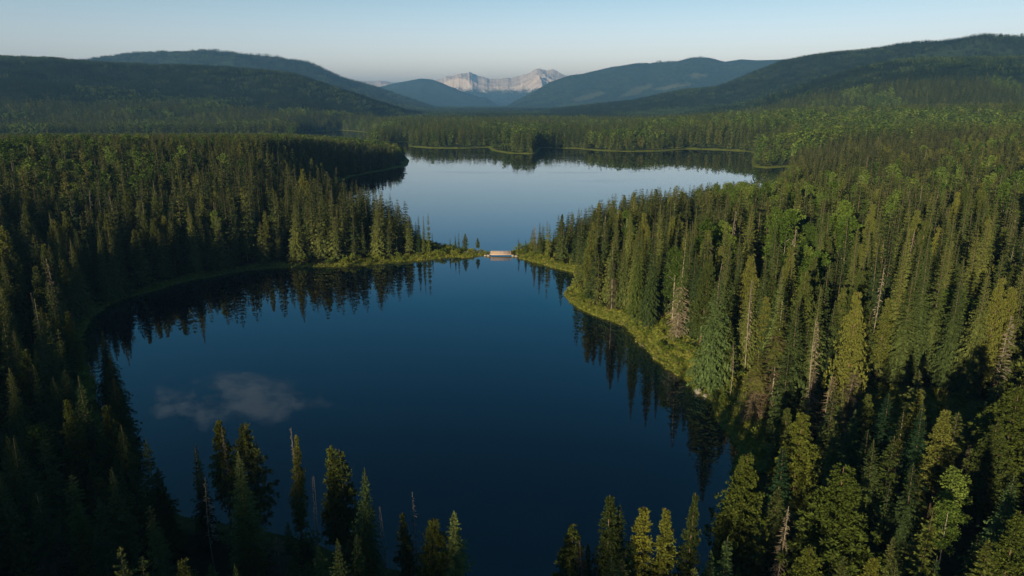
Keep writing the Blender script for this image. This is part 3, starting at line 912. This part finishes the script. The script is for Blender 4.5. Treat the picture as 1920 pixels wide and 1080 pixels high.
fh = lake_caps(fx, fy, fz, fh)
clear = (tu > 1370) & (tu < 1540) & (tv > 690) & (tv < 900) & (rng.random(len(fh)) < .55)
gap = fbm(fx / 11, fy / 11, 46, 2) < .31
m = (fh > 3.5) & ~clear & ~gap & (fy > 48)
fx, fy, fz, fh, fs = fx[m], fy[m], fz[m], fh[m], fs[m]
aspn = fbm(fx / 45, fy / 45, 71, 3)
pa = np.where(fx > 95, np.clip((aspn - .42) * 5, 0, .72) * sstep(190, 260, fy), np.clip((aspn - .66) * 3, 0, .2))
pa = np.where(fy < 140, np.minimum(pa, .06), pa)
pn = fbm(fx / 60, fy / 60, 73, 2)
u01 = rng.random(len(fx))
kind = np.where(u01 < pa, 2, np.where(u01 < pa + np.clip((pn - .40), .05, .35), 1, 0))
u02 = rng.random(len(fx))
kind = np.where(u02 < .022, 3, kind); kind = np.where((u02 > .022) & (u02 < .055), 4, kind)
yaw = rng.random(len(fx)) * 6.283
wf = rng.uniform(.9, 1.55, len(fx)) * np.where(kind >= 3, .8, 1)

# ---- which of them become things of their own: the largest in the photo
tu, tv, td = project(fx, fy, fz + fh)
inview = (tu > -20) & (tu < 1940) & (tv > 0) & (tv < 1085)
size = np.where(inview, fh / td, 0)
# trees at the front of a stand show more than those behind a wall of others
front = np.exp(-np.clip(fs - 3, 0, 60) / 30.)
score = size * (.6 + .6 * front) * np.where(fy < 135, .75, 1)
KN = ['spruce', 'pine', 'aspen', 'dead', 'half']
have = {k: sum(t[0] == k for t in trees) for k in KN}
have['spruce'] += have['half']
LIMIT = {0: 250 - have['spruce'], 1: 190 - have['pine'], 2: 120 - have['aspen'], 3: 60 - have['dead'], 4: 30}
single = np.zeros(len(fx), bool)
for k in range(5):
    idx = np.where(kind == k)[0]
    idx = idx[np.argsort(-score[idx])][:LIMIT[k]]
    single[idx[score[idx] > 0]] = True

def side(x, y):
    if y < 135: return 'near left' if x < 0 else 'near right'
    return 'left' if x < 0 else 'right'
sidx = np.where(single)[0]
for i in sidx:
    trees.append((KN[kind[i]], fx[i], fy[i], fz[i], fh[i], wf[i] * R0[KN[kind[i]]] * (fh[i] / 20) ** .7, yaw[i], None, None))

NAME = {'spruce': 'spruce_tree', 'pine': 'pine_tree', 'aspen': 'aspen_tree', 'dead': 'dead_tree', 'half': 'spruce_tree'}
CAT = {'spruce': 'spruce', 'pine': 'pine', 'aspen': 'aspen', 'dead': 'dead tree', 'half': 'spruce'}
WORD = {'spruce': 'spruce', 'pine': 'pine', 'aspen': 'aspen', 'dead': 'bare dead conifer', 'half': 'tan-skirted spruce'}
GRP = {'spruce': 'spruces around the lake', 'pine': 'pines around the lake', 'aspen': 'aspens around the lake', 'dead': 'dead trees around the lake', 'half': 'spruces around the lake'}
PN = {'crown': 'crown', 'trunk': 'trunk', 'dead_branches': 'dead_branches'}

def place_tree(t, var):
    k, x, y, z, h, w, yw, tint, lab = t
    root = bpy.data.objects.new(NAME[k], None); COL.objects.link(root)
    root.empty_display_size = .5
    root.location = (x, y, z); root.rotation_euler = (random.uniform(-.05, .05), random.uniform(-.05, .05), yw) if k == 'dead' else (random.uniform(-.03, .03), random.uniform(-.03, .03), yw)
    s = h / 20.0
    mk, r0_ = k, R0[k]
    if k in ('pine', 'spruce') and w > 3.3: mk, r0_ = 'big' + k, 4.3
    sw = w / r0_
    root.scale = (sw, sw, s)
    for pn_, me_ in KINDS[mk][var % len(KINDS[mk])].items():
        o = link(pn_, me_, root)
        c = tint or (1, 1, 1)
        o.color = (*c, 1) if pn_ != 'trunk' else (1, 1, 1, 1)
        if pn_ == 'trunk': o.scale = (s / sw, s / sw, 1)
    tag(root, lab, CAT[k], GRP[k])
    return root

MARKS = [(940,474,'the footbridge'),(808,440,'the tip of the left point'),(327,385,'the lone yellow-green aspen'),(618,385,'the small light green aspen'),
         (150,592,'the left bend of the shore'),(450,500,'the middle of the left bank'),(690,490,'the sunlit end of the left bank'),(1062,540,'the grassy point'),
         (1325,600,'the large pale forward spruce'),(1795,590,'the big bright green aspen'),(1470,810,'the trail bend'),(1690,760,'the shaded clearing'),
         (1900,760,'the huge right-edge pine'),(1560,720,'the trio of tan snags'),(1265,540,'the half-bare bank spruce'),(203,790,'the round-topped sunlit pine'),
         (383,930,'the bleached snag'),(1586,950,'the biggest broad pine'),(1396,900,'the tall golden pine'),(1438,620,'the tan-skirted spruce'),(64,820,'the round dark aspen'),
         (1900,640,'the tall bare pale trunk'),(150,950,'the bottom-left fallen logs'),(1125,1065,'the white wooden railing'),(1310,733,'the grey shore boulder'),
         (811,1000,'the yellow-green bottom pine'),(1110,400,"the right forest's lakeside tip"),(1460,355,"the upper lake's right end")]
ORDW = ['nearest', 'second nearest', 'third nearest', 'fourth nearest', 'fifth nearest', 'sixth nearest', 'seventh nearest', 'eighth nearest', 'ninth nearest', 'tenth nearest']
def ordn(i):
    if i < 10: return ORDW[i]
    a = i + 1
    return '%d%s nearest' % (a, 'th' if 10 <= a % 100 <= 20 else {1: 'st', 2: 'nd', 3: 'rd'}.get(a % 10, 'th'))
def single_out(items):
    """items: (object, kind words, x, y, z). Each is told from its likes by how near it stands to something one can find."""
    bins = {}
    for (o, words_, x, y, z) in items:
        u, v, d = project(np.array([x]), np.array([y]), np.array([z])); u, v = float(u[0]), float(v[0])
        best = min(MARKS, key=lambda m: (m[0] - u) ** 2 + 1.5 * (m[1] - v) ** 2)
        du, dv = u - best[0], v - best[1]
        if abs(du) > abs(dv): dr = 'left of' if du < 0 else 'right of'
        else: dr = 'above' if dv < 0 else 'below'
        bins.setdefault((words_, dr, best[2]), []).append((math.hypot(du, dv), o))
    for (words_, dr, nm), L in bins.items():
        L.sort(key=lambda a: a[0])
        for i, (d_, o) in enumerate(L):
            o['label'] = ('%s %s %s' % (words_, dr, nm)) if len(L) == 1 else '%s %s %s, %s' % (words_, dr, nm, ordn(i))

auto = []
for n, t in enumerate(trees):
    r_ = place_tree(t, n * 5 + int(t[1] * 3) % 7)
    if t[8] is None:
        k, x, y, z, h, w = t[:6]
        hh = 'tall' if h > 24 else 'short' if h < 15 else 'mid-sized'
        ww = '' if k == 'dead' else 'slim ' if w / h < .10 else 'broad ' if w / h > .13 else ''
        auto.append((r_, '%s %s%s' % (hh, ww, WORD[k]), x, y, z + h))
single_out(auto)

# ---- massed forest, everything else
def picks(kind):
    n = len(kind); p = np.zeros(n, int)
    p[kind == 0] = rng.integers(0, 6, (kind == 0).sum()); p[kind == 1] = 6 + rng.integers(0, 3, (kind == 1).sum())
    p[kind == 2] = 9 + rng.integers(0, 3, (kind == 2).sum()); p[kind >= 3] = 12
    return p
P = [np.stack([fx, fy, fz], 1)[~single]]; Y = [yaw[~single]]; Sx = [np.stack([wf * (fh / 20) ** .7, wf * (fh / 20) ** .7, fh / 20], 1)[~single]]; K = [picks(kind)[~single]]

def sector(r0, r1, half, s):
    x1 = r1 * math.sin(half)
    x, y = jitter_points(-x1, x1, r0 * math.cos(half) * .98, r1, s)
    r = np.hypot(x, y)
    m = (r >= r0) & (r < r1) & (np.abs(np.arctan2(x, y)) < half)
    return x[m], y[m]

def far_kind(x, y, z):
    n = len(x)
    a = fbm(x / 110, y / 110, 171, 3); p = fbm(x / 90, y / 90, 173, 2)
    u, v, d = project(x, y, z + 15)
    belt = np.exp(-((v - 232) / 13) ** 2) * sstep(1250, 1500, u) * .45 + np.exp(-((v - 262) / 12) ** 2) * sstep(250, 350, u) * (1 - sstep(560, 680, u)) * .22
    slope = sstep(1250, 1350, u) * sstep(320, 345, v) * .25
    pa = np.clip((a - .62) * 3, 0, .4) + belt * .8 + slope * .9
    q = rng.random(n)
    k = np.where(q < pa, 2, np.where(q < pa + np.clip(p - .40, .05, .4), 1, 0))
    return np.where(rng.random(n) < .025, 3, k)

# middle distance, single light trees
x, y = sector(430, 900, R(41), 5.6)
s_ = shore(x, y); m = forest_mask(x, y, s_); x, y, s_ = x[m], y[m], s_[m]
z = height(x, y, s_); k = far_kind(x, y, z)
h = lake_caps(x, y, z, np.clip(rng.normal(22, 4.2, len(x)), 8, 33)); m = h > 5; x, y, z, k, h = x[m], y[m], z[m], k[m], h[m]; w = rng.uniform(1.0, 1.65, len(x)) * (h / 20) ** .7
P.append(np.stack([x, y, z], 1)); Y.append(rng.random(len(x)) * 6.28); Sx.append(np.stack([w, w, h / 20], 1)); K.append(picks(k))
# woods at the sides and behind the photographer
x, y = jitter_points(-760, 640, -420, 150, 6.0)
m = (np.abs(np.arctan2(x, y)) > R(43)) & ((y < -60) | (np.abs(x) > 60)); x, y = x[m], y[m]
z = height(x, y); n = len(x); h = np.clip(rng.normal(15, 2.5, n), 7, 20); w = rng.uniform(.9, 1.25, n) * (h / 20) ** .7
P.append(np.stack([x, y, z], 1)); Y.append(rng.random(n) * 6.28); Sx.append(np.stack([w, w, h / 20], 1)); K.append(rng.integers(0, 9, n))
n_mid = sum(map(len, P))
scatter('lakeside_forest', 'mid_forest', np.concatenate(P), np.concatenate(Y), np.concatenate(Sx), np.concatenate(K),
        'dense mixed forest of spruce, pine and aspen massed behind the shore trees', 'forest')

# far woods across the upper lake
x, y = sector(900, 2300, R(40), 6.0)
s_ = shore(x, y); z = height(x, y, s_)
m = forest_mask(x, y, s_) & (meadow(x, y, z) < .5); x, y, z = x[m], y[m], z[m]
k = far_kind(x, y, z); n = len(x)
p = np.zeros(n, int); p[k == 0] = rng.integers(0, 5, (k == 0).sum()); p[k == 1] = 5 + rng.integers(0, 2, (k == 1).sum()); p[k == 2] = 7 + rng.integers(0, 2, (k == 2).sum()); p[k == 3] = 9
h = lake_caps(x, y, z, np.clip(rng.normal(24.5, 4, n), 9, 33)); h = np.maximum(h, 1.0) + 4 * (np.hypot(x, y - 1200) < 90); w = rng.uniform(1.0, 1.6, n) * (h / 20) ** .7
scatter('far_shore_forest', 'far_forest', np.stack([x, y, z], 1), rng.random(n) * 6.28, np.stack([w, w, h / 20], 1), p,
        'distant conifer forest lining the far shore of the upper lake', 'forest')
n_far = n

# wooded hillsides
def visible(x, y, z, slack):
    """drop what the nearer ridges hide by a wide margin"""
    r = np.hypot(x, y); t = np.arctan2(x, y)
    tb = np.clip(((t + R(45)) / R(90) * 360).astype(int), 0, 359)
    el = (z + slack - CAMZ) / r
    o = np.argsort(r); run = np.full(360, -9.0); ok = np.zeros(len(x), bool)
    rs = r[o]; i = 0
    edges = np.geomspace(r.min(), r.max() + 1, 140)
    for a, b in zip(edges[:-1], edges[1:]):
        j = np.searchsorted(rs, b)
        sel = o[i:j]; i = j
        ok[sel] = el[sel] > run[tb[sel]]
        np.maximum.at(run, tb[sel], (z[sel] - 5 - CAMZ) / r[sel])
    return ok
HP, HY, HS, HK = [], [], [], []
for (r0, r1, s, sc) in ((2300, 5000, 27, 1.0), (5000, 10300, 48, 1.55)):
    x, y = sector(r0, r1, R(39), s)
    z = height(x, y)
    m = (meadow(x, y, z) < .45) & visible(x, y, z, 90); x, y, z = x[m], y[m], z[m]
    n = len(x)
    a = fbm(x / 350, y / 350, 181, 4) + .25 * (rng.random(n) - .5)
    pk = np.digitize(a, [.42, .54, .63, .71])
    e = sc * rng.uniform(.85, 1.15, n)
    HP.append(np.stack([x, y, z - 1], 1)); HY.append(rng.random(n) * 6.28); HS.append(np.stack([e, e, e * .85], 1)); HK.append(pk)
n_hill = sum(map(len, HP))
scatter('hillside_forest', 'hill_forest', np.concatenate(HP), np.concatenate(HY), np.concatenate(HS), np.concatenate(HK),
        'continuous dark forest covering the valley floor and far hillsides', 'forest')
print('TREES', len(trees), 'mid', n_mid, 'far', n_far, 'hill clumps', n_hill, {k: sum(t[0] == k for t in trees) for k in KN})

# ------------------------------------------------------------------ shore plants
def tuft(seed, n=26):
    r = random.Random(seed); B, D, Wd = [], [], []
    for i in range(n):
        a = r.random() * 6.28; rr = r.random() * .45
        o = np.array([r.gauss(0, .35), r.gauss(0, .35), 1.0]) * r.uniform(.4, .9)
        B.append((math.cos(a) * rr, math.sin(a) * rr, -.08)); D.append(o); Wd.append((math.sin(a) * .045, math.cos(a) * .045, 0))
    return kites(B, D, Wd)
for i in range(4):
    source('grass_tufts', [(tuft(1100 + i), M['grassb'])])
x, y = jitter_points(-210, 180, 85, 400, 1.15)
s_ = shore(x, y); g = grassy(x, y, s_)
m = (s_ > -.5) & (g > .35); x, y, s_ = x[m], y[m], s_[m]
z = height(x, y, s_); n = len(x); e = rng.uniform(.5, 1.25, n)
scatter('bank_grass', 'grass_tufts', np.stack([x, y, z], 1), rng.random(n) * 6.28, np.stack([e, e, e], 1), rng.integers(0, 4, n),
        'tall yellow-green grass along the lake banks', 'grass')

shrubs = []
x, y = jitter_points(-120, 130, 120, 380, 4.0)
s_ = shore(x, y)
on_right = (x > 10) & (s_ > 2.0) & (s_ < 17) & (y > 140)
on_left = (x <= 10) & (s_ > 1.5) & (s_ < 8) & (y > 290)
pr = rng.random(len(x))
m = (on_right & (pr < .50)) | (on_left & (pr < .45))
x, y, s_ = x[m], y[m], s_[m]
bridge_gap = (np.abs(x - bx) < 7.5) & (np.abs(y - by) < 14)
x, y, s_ = x[~bridge_gap], y[~bridge_gap], s_[~bridge_gap]
z = height(x, y, s_)
for i in range(len(x)):
    shrubs.append((x[i], y[i], z[i], rng.uniform(1.1, 2.9), 0))
x, y = jitter_points(-110, 110, 66, 150, 5.5)
s_ = shore(x, y); pr = rng.random(len(x))
m = (s_ > 2) & (s_ < 28) & (pr < .5); x, y, s_ = x[m], y[m], s_[m]; z = height(x, y, s_)
for i in range(len(x)):
    u, v, d = project(x[i:i+1], y[i:i+1], z[i:i+1] + 1)
    if -10 < u[0] < 1930 and v[0] < 1090:
        shrubs.append((x[i], y[i], z[i], rng.uniform(1.0, 2.6), 1))
print('SHRUBS', len(shrubs))
# low undergrowth too small and too thick to count
for i in range(3):
    f_, s2_ = bush(720 + i, 120, .30)
    source('low_brush', [(f_, M['shrub'])])
x, y = jitter_points(-210, 180, 85, 400, 2.3)
s_ = shore(x, y); g = grassy(x, y, s_)
m = (s_ > .6) & (g > .25) & (rng.random(len(x)) < .38) & ~((np.abs(x - bx) < 8) & (np.abs(y - by) < 12)); x, y, s_ = x[m], y[m], s_[m]
n = len(x); e = rng.uniform(.45, 1.15, n)
scatter('bank_undergrowth', 'low_brush', np.stack([x, y, height(x, y, s_)], 1), rng.random(n) * 6.28, np.stack([e * 1.2, e * 1.2, e], 1), rng.integers(0, 3, n),
        'low leafy undergrowth mixed into the grass of the lake banks', 'undergrowth')
blist = []
for (x, y, z, s, w) in shrubs[:299]:
    o = bpy.data.objects.new('shrub', None); COL.objects.link(o)
    o.location = (x, y, z); o.rotation_euler = (0, 0, random.random() * 6.28); o.scale = (s, s, s * random.uniform(.7, 1.0))
    b = BUSH[random.randrange(4)]
    for pn_, me_ in b.items(): link(pn_, me_, o)
    sz = 'large' if s > 2.2 else 'small' if s < 1.5 else 'medium'
    tag(o, None, 'shrub', 'leafy shrubs along the lake banks')
    blist.append((o, sz + ' leafy green shrub', x, y, z))
single_out(blist)

# ------------------------------------------------------------------ footbridge
def bar(p0, p1, wx_, wz_):
    p0 = np.array(p0, float); p1 = np.array(p1, float)
    d = p1 - p0; L = np.linalg.norm(d); d /= L
    up = np.array([0, 0, 1.0]) if abs(d[2]) < .9 else np.array([0, 1.0, 0])
    a = np.cross(d, up); a /= np.linalg.norm(a); b = np.cross(a, d)
    c = [(-1, -1), (1, -1), (1, 1), (-1, 1)]
    V = [p + a * sx * wx_ / 2 + b * sz * wz_ / 2 for p in (p0, p1) for sx, sz in c]
    Q = [(0, 1, 2, 3), (7, 6, 5, 4), (0, 4, 5, 1), (1, 5, 6, 2), (2, 6, 7, 3), (3, 7, 4, 0)]
    return np.array(V), np.array(Q)

bxl, byl = ground(920, 476.5, .9); bxr, byr = ground(958, 476.5, .9)
bl_ = float(bxr - bxl); cxb, cyb = float(bxl + bxr) / 2, float(byl + byr) / 2
br = bpy.data.objects.new('footbridge', None); COL.objects.link(br); br.location = (cxb, cyb, 0)
tag(br, 'small sunlit wooden footbridge with railings joining the two shores', 'bridge')
hl = bl_ / 2
planks = [bar((-hl + .15 + i * .3, -.95, 1.0), (-hl + .15 + i * .3, .95, 1.0), .27, .07) for i in range(int(bl_ / .3))]
deck = link('deck', np_mesh('bridge_deck', *join(planks), M['timber']), br)
for sy in (-.8, .8):
    link('beam', np_mesh('bridge_beam', *bar((-hl - .6, sy, .80), (hl + .6, sy, .80), .22, .32), M['timber']), br)
    rails = [bar((-hl, sy * 1.12, 1.38), (hl, sy * 1.12, 1.38), .06, .22), bar((-hl, sy * 1.12, 1.80), (hl, sy * 1.12, 1.80), .06, .22),
             bar((-hl - .05, sy * 1.12, 2.30), (hl + .05, sy * 1.12, 2.30), .16, .12)]
    rl = link('railing', np_mesh('bridge_railing', *join(rails), M['timber']), br)
    for i in range(6):
        px_ = -hl + .1 + i * (bl_ - .2) / 5
        link('post', np_mesh('railing_post', *bar((px_, sy * 1.21, .9), (px_, sy * 1.21, 2.235), .12, .12), M['timber']), rl)

def boulder(seed, s):
    r = random.Random(seed)
    bm_v, bm_q = [], []
    n, k = 10, 6
    for i in range(k + 1):
        ph = math.pi * i / k
        for j in range(n):
            a = 6.283 * j / n
            q = 1 + .28 * math.sin(3 * a + seed) * math.sin(2 * ph) + r.uniform(-.10, .10)
            bm_v.append((math.sin(ph) * math.cos(a) * q * s, math.sin(ph) * math.sin(a) * q * s * .8, math.cos(ph) * q * s * .6))
    for i in range(k):
        for j in range(n):
            bm_q.append((i * n + j, (i + 1) * n + j, (i + 1) * n + (j + 1) % n, i * n + (j + 1) % n))
    return np.array(bm_v), np.array(bm_q)
def rock(x, y, z, s, seed, lab, grp=None):
    o = link('boulder', np_mesh('boulder', *boulder(seed, s), M['stone'], smooth=True)); o.location = (x, y, z); o.rotation_euler = (0, 0, seed)
    tag(o, lab, 'boulder', grp)
ABUT = [(-hl - 1.0, -1.3, 1.0, 'at the left abutment, nearer the bridge'), (-hl - 2.6, -.8, .8, 'at the left abutment, farther from the bridge'), (hl + 1.0, -1.3, 1.0, 'at the right abutment, nearer the bridge'), (hl + 2.7, -2.4, .9, 'at the right abutment, farther from the bridge')]
for i, (ax, ay, s, l) in enumerate(ABUT):
    rock(cxb + ax, cyb + ay, .35, s, 3 + i, 'pale boulder of the footbridge ' + l, 'boulders at the footbridge ends')
for i, (u, v, s, l) in enumerate([(1309, 733, 1.5, 'grey boulder on the right shore below the large pale spruce'), (1322, 741, .8, 'smaller grey boulder just right of the larger one on the right shore')]):
    x, y = ground(u, v, .4); rock(float(x), float(y), .3, s, 20 + i, l, 'boulders on the right shore')

# approach path on the isthmus and the trail through the right-hand woods
def strip(name, pix, width, m):
    P = []
    for (u, v) in pix:
        z = 2.0
        for _ in range(6):
            x, y = ground(u, v, z); z = max(.2, float(height(np.array([x]), np.array([y]))[0]))
        P.append((float(x), float(y)))
    P = np.array(P); t = np.linspace(0, len(P) - 1, 40)
    cx = np.interp(t, range(len(P)), P[:, 0]); cy = np.interp(t, range(len(P)), P[:, 1])
    for _ in range(3):
        cx[1:-1] = (cx[:-2] + 2 * cx[1:-1] + cx[2:]) / 4; cy[1:-1] = (cy[:-2] + 2 * cy[1:-1] + cy[2:]) / 4
    dx, dy = np.gradient(cx), np.gradient(cy); L = np.hypot(dx, dy); nx, ny = -dy / L, dx / L
    V = []
    for k in np.linspace(-.5, .5, 5):
        x = cx + nx * k * width; y = cy + ny * k * width
        V.append(np.stack([x, y, height(x, y) + .10 - .2 * abs(k)], 1))
    V = np.stack(V, 1); n = len(cx)
    Q = [(i * 5 + j, i * 5 + j + 1, (i + 1) * 5 + j + 1, (i + 1) * 5 + j) for i in range(n - 1) for j in range(4)]
    o = link(name, np_mesh(name, V.reshape(-1, 3), np.array(Q), m, smooth=True)); tag(o, kind='structure'); return o
strip('trail', [(1436,735),(1447,760),(1458,782),(1474,808),(1492,838),(1512,862),(1530,880),(1548,894),(1566,903)], 2.0, M['gravel'])
strip('path', [(868,474),(885,473.5),(905,474.5),(917,475.5)], 1.6, M['gravel'])

# fallen logs and drift wood
def log(u0, v0, u1, v1, r, lab, limbs=2):
    pts = []
    for (u, v) in ((u0, v0), (u1, v1)):
        z = 1.5
        for _ in range(6):
            x, y = ground(u, v, z); z = max(.1, float(height(np.array([x]), np.array([y]))[0]))
        pts.append(np.array([float(x), float(y), z + r * .7]))
    c = (pts[0] + pts[1]) / 2
    a, b = pts[0] - c, pts[1] - c
    K = 6; path = [a + (b - a) * k / K + np.array([0, 0, .12 * math.sin(3.1 * k / K + u0)]) for k in range(K + 1)]
    parts = [tube_dir(path[k], path[k + 1], r * (1 - .09 * k), r * (1 - .09 * (k + 1)), 7) for k in range(K)]
    o = link('fallen_log', np_mesh('fallen_log', *join(parts), M['snag'], smooth=True)); o.location = c
    for i in range(limbs):
        p = a + (b - a) * (.45 + .25 * i)
        e = p + np.array([random.uniform(-.6, .6), random.uniform(-.6, .6), random.uniform(.5, 1.1)])
        link('broken_limb', np_mesh('broken_limb', *tube_dir(p, e, r * .4, r * .12, 5), M['snag']), o)
    tag(o, lab, 'log', 'fallen logs on the shores')
log(55,918,122,907,.16,'longest fallen log in the dark gap at the lower left')
log(169,990,224,997,.14,'upper thin log lying below the near left spruces')
log(173,1012,222,1006,.22,'thick pale log lowest in the near left woods')
log(318,939,336,936,.20,'short pale log floating just off the near left shore',0)
log(1160,602,1178,613,.14,'bleached drift log at the bend of the right shore')
log(1198,643,1208,652,.18,'short driftwood with a broken limb on the right shore',2)
log(1224,670,1233,673,.12,'thinnest drift log on the right shore',1)
log(1436,868,1462,872,.13,'forked dead branch lying by the silvery spruce near the trail',2)

# weathered rail at the bottom edge
x0, y0 = ground(1124, 1072, 2.0); x1, y1 = ground(1146, 1092, 1.6)
rx, ry = float(x0), float(y0); ex, ey = float(x1) - rx, float(y1) - ry
zr = max(.2, float(height(np.array([rx]), np.array([ry]))[0]))
fence = bpy.data.objects.new('wooden_railing', None); COL.objects.link(fence); fence.location = (rx, ry, zr)
tag(fence, 'white weathered wooden railing with uprights at the bottom edge of the shore', 'railing')
link('handrail', np_mesh('handrail', *bar((0, 0, 2.0), (ex * 1.6, ey * 1.6, 1.5), .13, .16), M['pale']), fence)
link('lower_rail', np_mesh('lower_rail', *bar((0, -.1, 1.2), (ex * 1.6, ey * 1.6 - .1, .8), .10, .12), M['pale']), fence)
for i in range(4):
    t = .04 + i * .48
    link('post', np_mesh('rail_post', *bar((ex * t, ey * t + .12, -.3), (ex * t, ey * t + .12, 2.05 - .3 * t), .13, .13), M['pale']), fence)

# ------------------------------------------------------------------ haze
HB = 42000.0; HT = 1250.0; HZ = -6.0
V = [(sx * HB, HB if sy > 0 else -2150.0, z) for z in (HZ, HT) for sx, sy in ((-1, -1), (1, -1), (1, 1), (-1, 1))]
hm, N, out = mat('haze_air')
pv = N('ShaderNodeVolumePrincipled')
pv.inputs['Color'].default_value = (.22, .52, 1.0, 1); pv.inputs['Density'].default_value = 6.5e-5; pv.inputs['Anisotropy'].default_value = 0
N.l(pv.outputs[0], out.inputs['Volume'])
hz = link('haze', np_mesh('haze', V, [(0, 3, 2, 1), (4, 5, 6, 7), (0, 1, 5, 4), (1, 2, 6, 5), (2, 3, 7, 6), (3, 0, 4, 7)], hm))
tag(hz, kind='stuff')

# ------------------------------------------------------------------ light
SUN_EL, SUN_AZ = R(10.0), R(209.0)      # azimuth from +Y clockwise: behind the camera, to its left
sx, sy, sz = math.sin(SUN_AZ) * math.cos(SUN_EL), math.cos(SUN_AZ) * math.cos(SUN_EL), math.sin(SUN_EL)
sl = bpy.data.lights.new('sun', 'SUN'); sl.energy = 5.0; sl.angle = R(.5); sl.color = (1.0, .81, .51)
so = bpy.data.objects.new('sun', sl); COL.objects.link(so)
from mathutils import Vector
so.rotation_euler = Vector((-sx, -sy, -sz)).to_track_quat('-Z', 'Y').to_euler()
so.location = (0, -100, 400)

w = bpy.data.worlds.new('World'); scene.world = w; w.use_nodes = True
w.node_tree.nodes.clear()
N = Nodes(w.node_tree)
wo = N('ShaderNodeOutputWorld'); bg = N('ShaderNodeBackground'); bg.inputs['Strength'].default_value = .095
sk = N('ShaderNodeTexSky'); sk.sky_type = 'NISHITA'; sk.sun_disc = False
sk.sun_elevation = SUN_EL; sk.sun_rotation = SUN_AZ
sk.air_density = 1.0; sk.dust_density = .1; sk.ozone_density = 1.5
tc = N('ShaderNodeTexCoord'); sp = N('ShaderNodeSeparateXYZ'); N.l(tc.outputs['Generated'], sp.inputs[0])
# one thin cloud high over the lake (seen only mirrored in the water)
cx_, cy_, cw_ = ray(445, 752); cw_ = -cw_
nz = N('ShaderNodeTexNoise', i_Scale=19.0, i_Detail=7.0, i_Roughness=.6)
mp = N('ShaderNodeMapping'); mp.inputs['Scale'].default_value = (1, 1, 1.8); N.l(tc.outputs['Generated'], mp.inputs[0]); N.l(mp.outputs[0], nz.inputs['Vector'])
def math2(op, a, b):
    n = N('ShaderNodeMath', operation=op)
    for i, q in enumerate((a, b)):
        if isinstance(q, (int, float)): n.inputs[i].default_value = q
        else: N.l(q, n.inputs[i])
    return n.outputs[0]
yy = math2('MAXIMUM', sp.outputs[1], .05)
ax_ = math2('DIVIDE', math2('SUBTRACT', math2('DIVIDE', sp.outputs[0], yy), float(cx_ / cy_)), .11)
az_ = math2('DIVIDE', math2('SUBTRACT', math2('DIVIDE', sp.outputs[2], yy), float(cw_ / cy_)), .036)
g_ = math2('ADD', math2('MULTIPLY', ax_, ax_), math2('MULTIPLY', az_, az_))
e_ = math2('SUBTRACT', 1.0, math2('MULTIPLY', g_, .55))
msk = math2('ADD', e_, math2('MULTIPLY', math2('SUBTRACT', nz.outputs[0], .5), 4.4))
mr = N('ShaderNodeMapRange', interpolation_type='SMOOTHSTEP'); mr.inputs[1].default_value = .1; mr.inputs[2].default_value = 1.3; N.l(msk, mr.inputs[0])
fr = math2('MULTIPLY', mr.outputs[0], math2('GREATER_THAN', sp.outputs[1], .06))
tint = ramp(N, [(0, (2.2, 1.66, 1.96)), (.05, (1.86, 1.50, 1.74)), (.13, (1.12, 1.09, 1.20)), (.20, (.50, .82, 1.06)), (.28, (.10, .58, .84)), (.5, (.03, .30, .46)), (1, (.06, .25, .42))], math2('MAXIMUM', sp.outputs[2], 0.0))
back = N('ShaderNodeMapRange', interpolation_type='SMOOTHSTEP'); back.inputs[1].default_value = -.6; back.inputs[2].default_value = .2; back.inputs[3].default_value = .3; back.inputs[4].default_value = 1; N.l(sp.outputs[1], back.inputs[0])  # sky behind the camera dimmed by direction to cut fill light
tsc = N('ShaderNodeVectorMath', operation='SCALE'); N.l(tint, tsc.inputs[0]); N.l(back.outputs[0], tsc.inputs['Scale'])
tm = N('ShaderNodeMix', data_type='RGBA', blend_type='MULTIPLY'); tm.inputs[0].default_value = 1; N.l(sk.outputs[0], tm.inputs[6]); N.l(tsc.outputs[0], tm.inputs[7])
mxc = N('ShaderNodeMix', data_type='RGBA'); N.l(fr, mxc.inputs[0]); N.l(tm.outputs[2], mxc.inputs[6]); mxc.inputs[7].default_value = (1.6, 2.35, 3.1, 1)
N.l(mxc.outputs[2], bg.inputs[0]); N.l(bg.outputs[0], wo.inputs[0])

scene.view_settings.view_transform = 'Standard'; scene.view_settings.look = 'None'
scene.view_settings.exposure = 0.7; scene.view_settings.gamma = 1.0
cy = scene.cycles
cy.use_denoising = True
cy.max_bounces = 5; cy.diffuse_bounces = 2; cy.glossy_bounces = 2; cy.transmission_bounces = 2; cy.volume_bounces = 0; cy.transparent_max_bounces = 4
cy.sample_clamp_indirect = 4.0
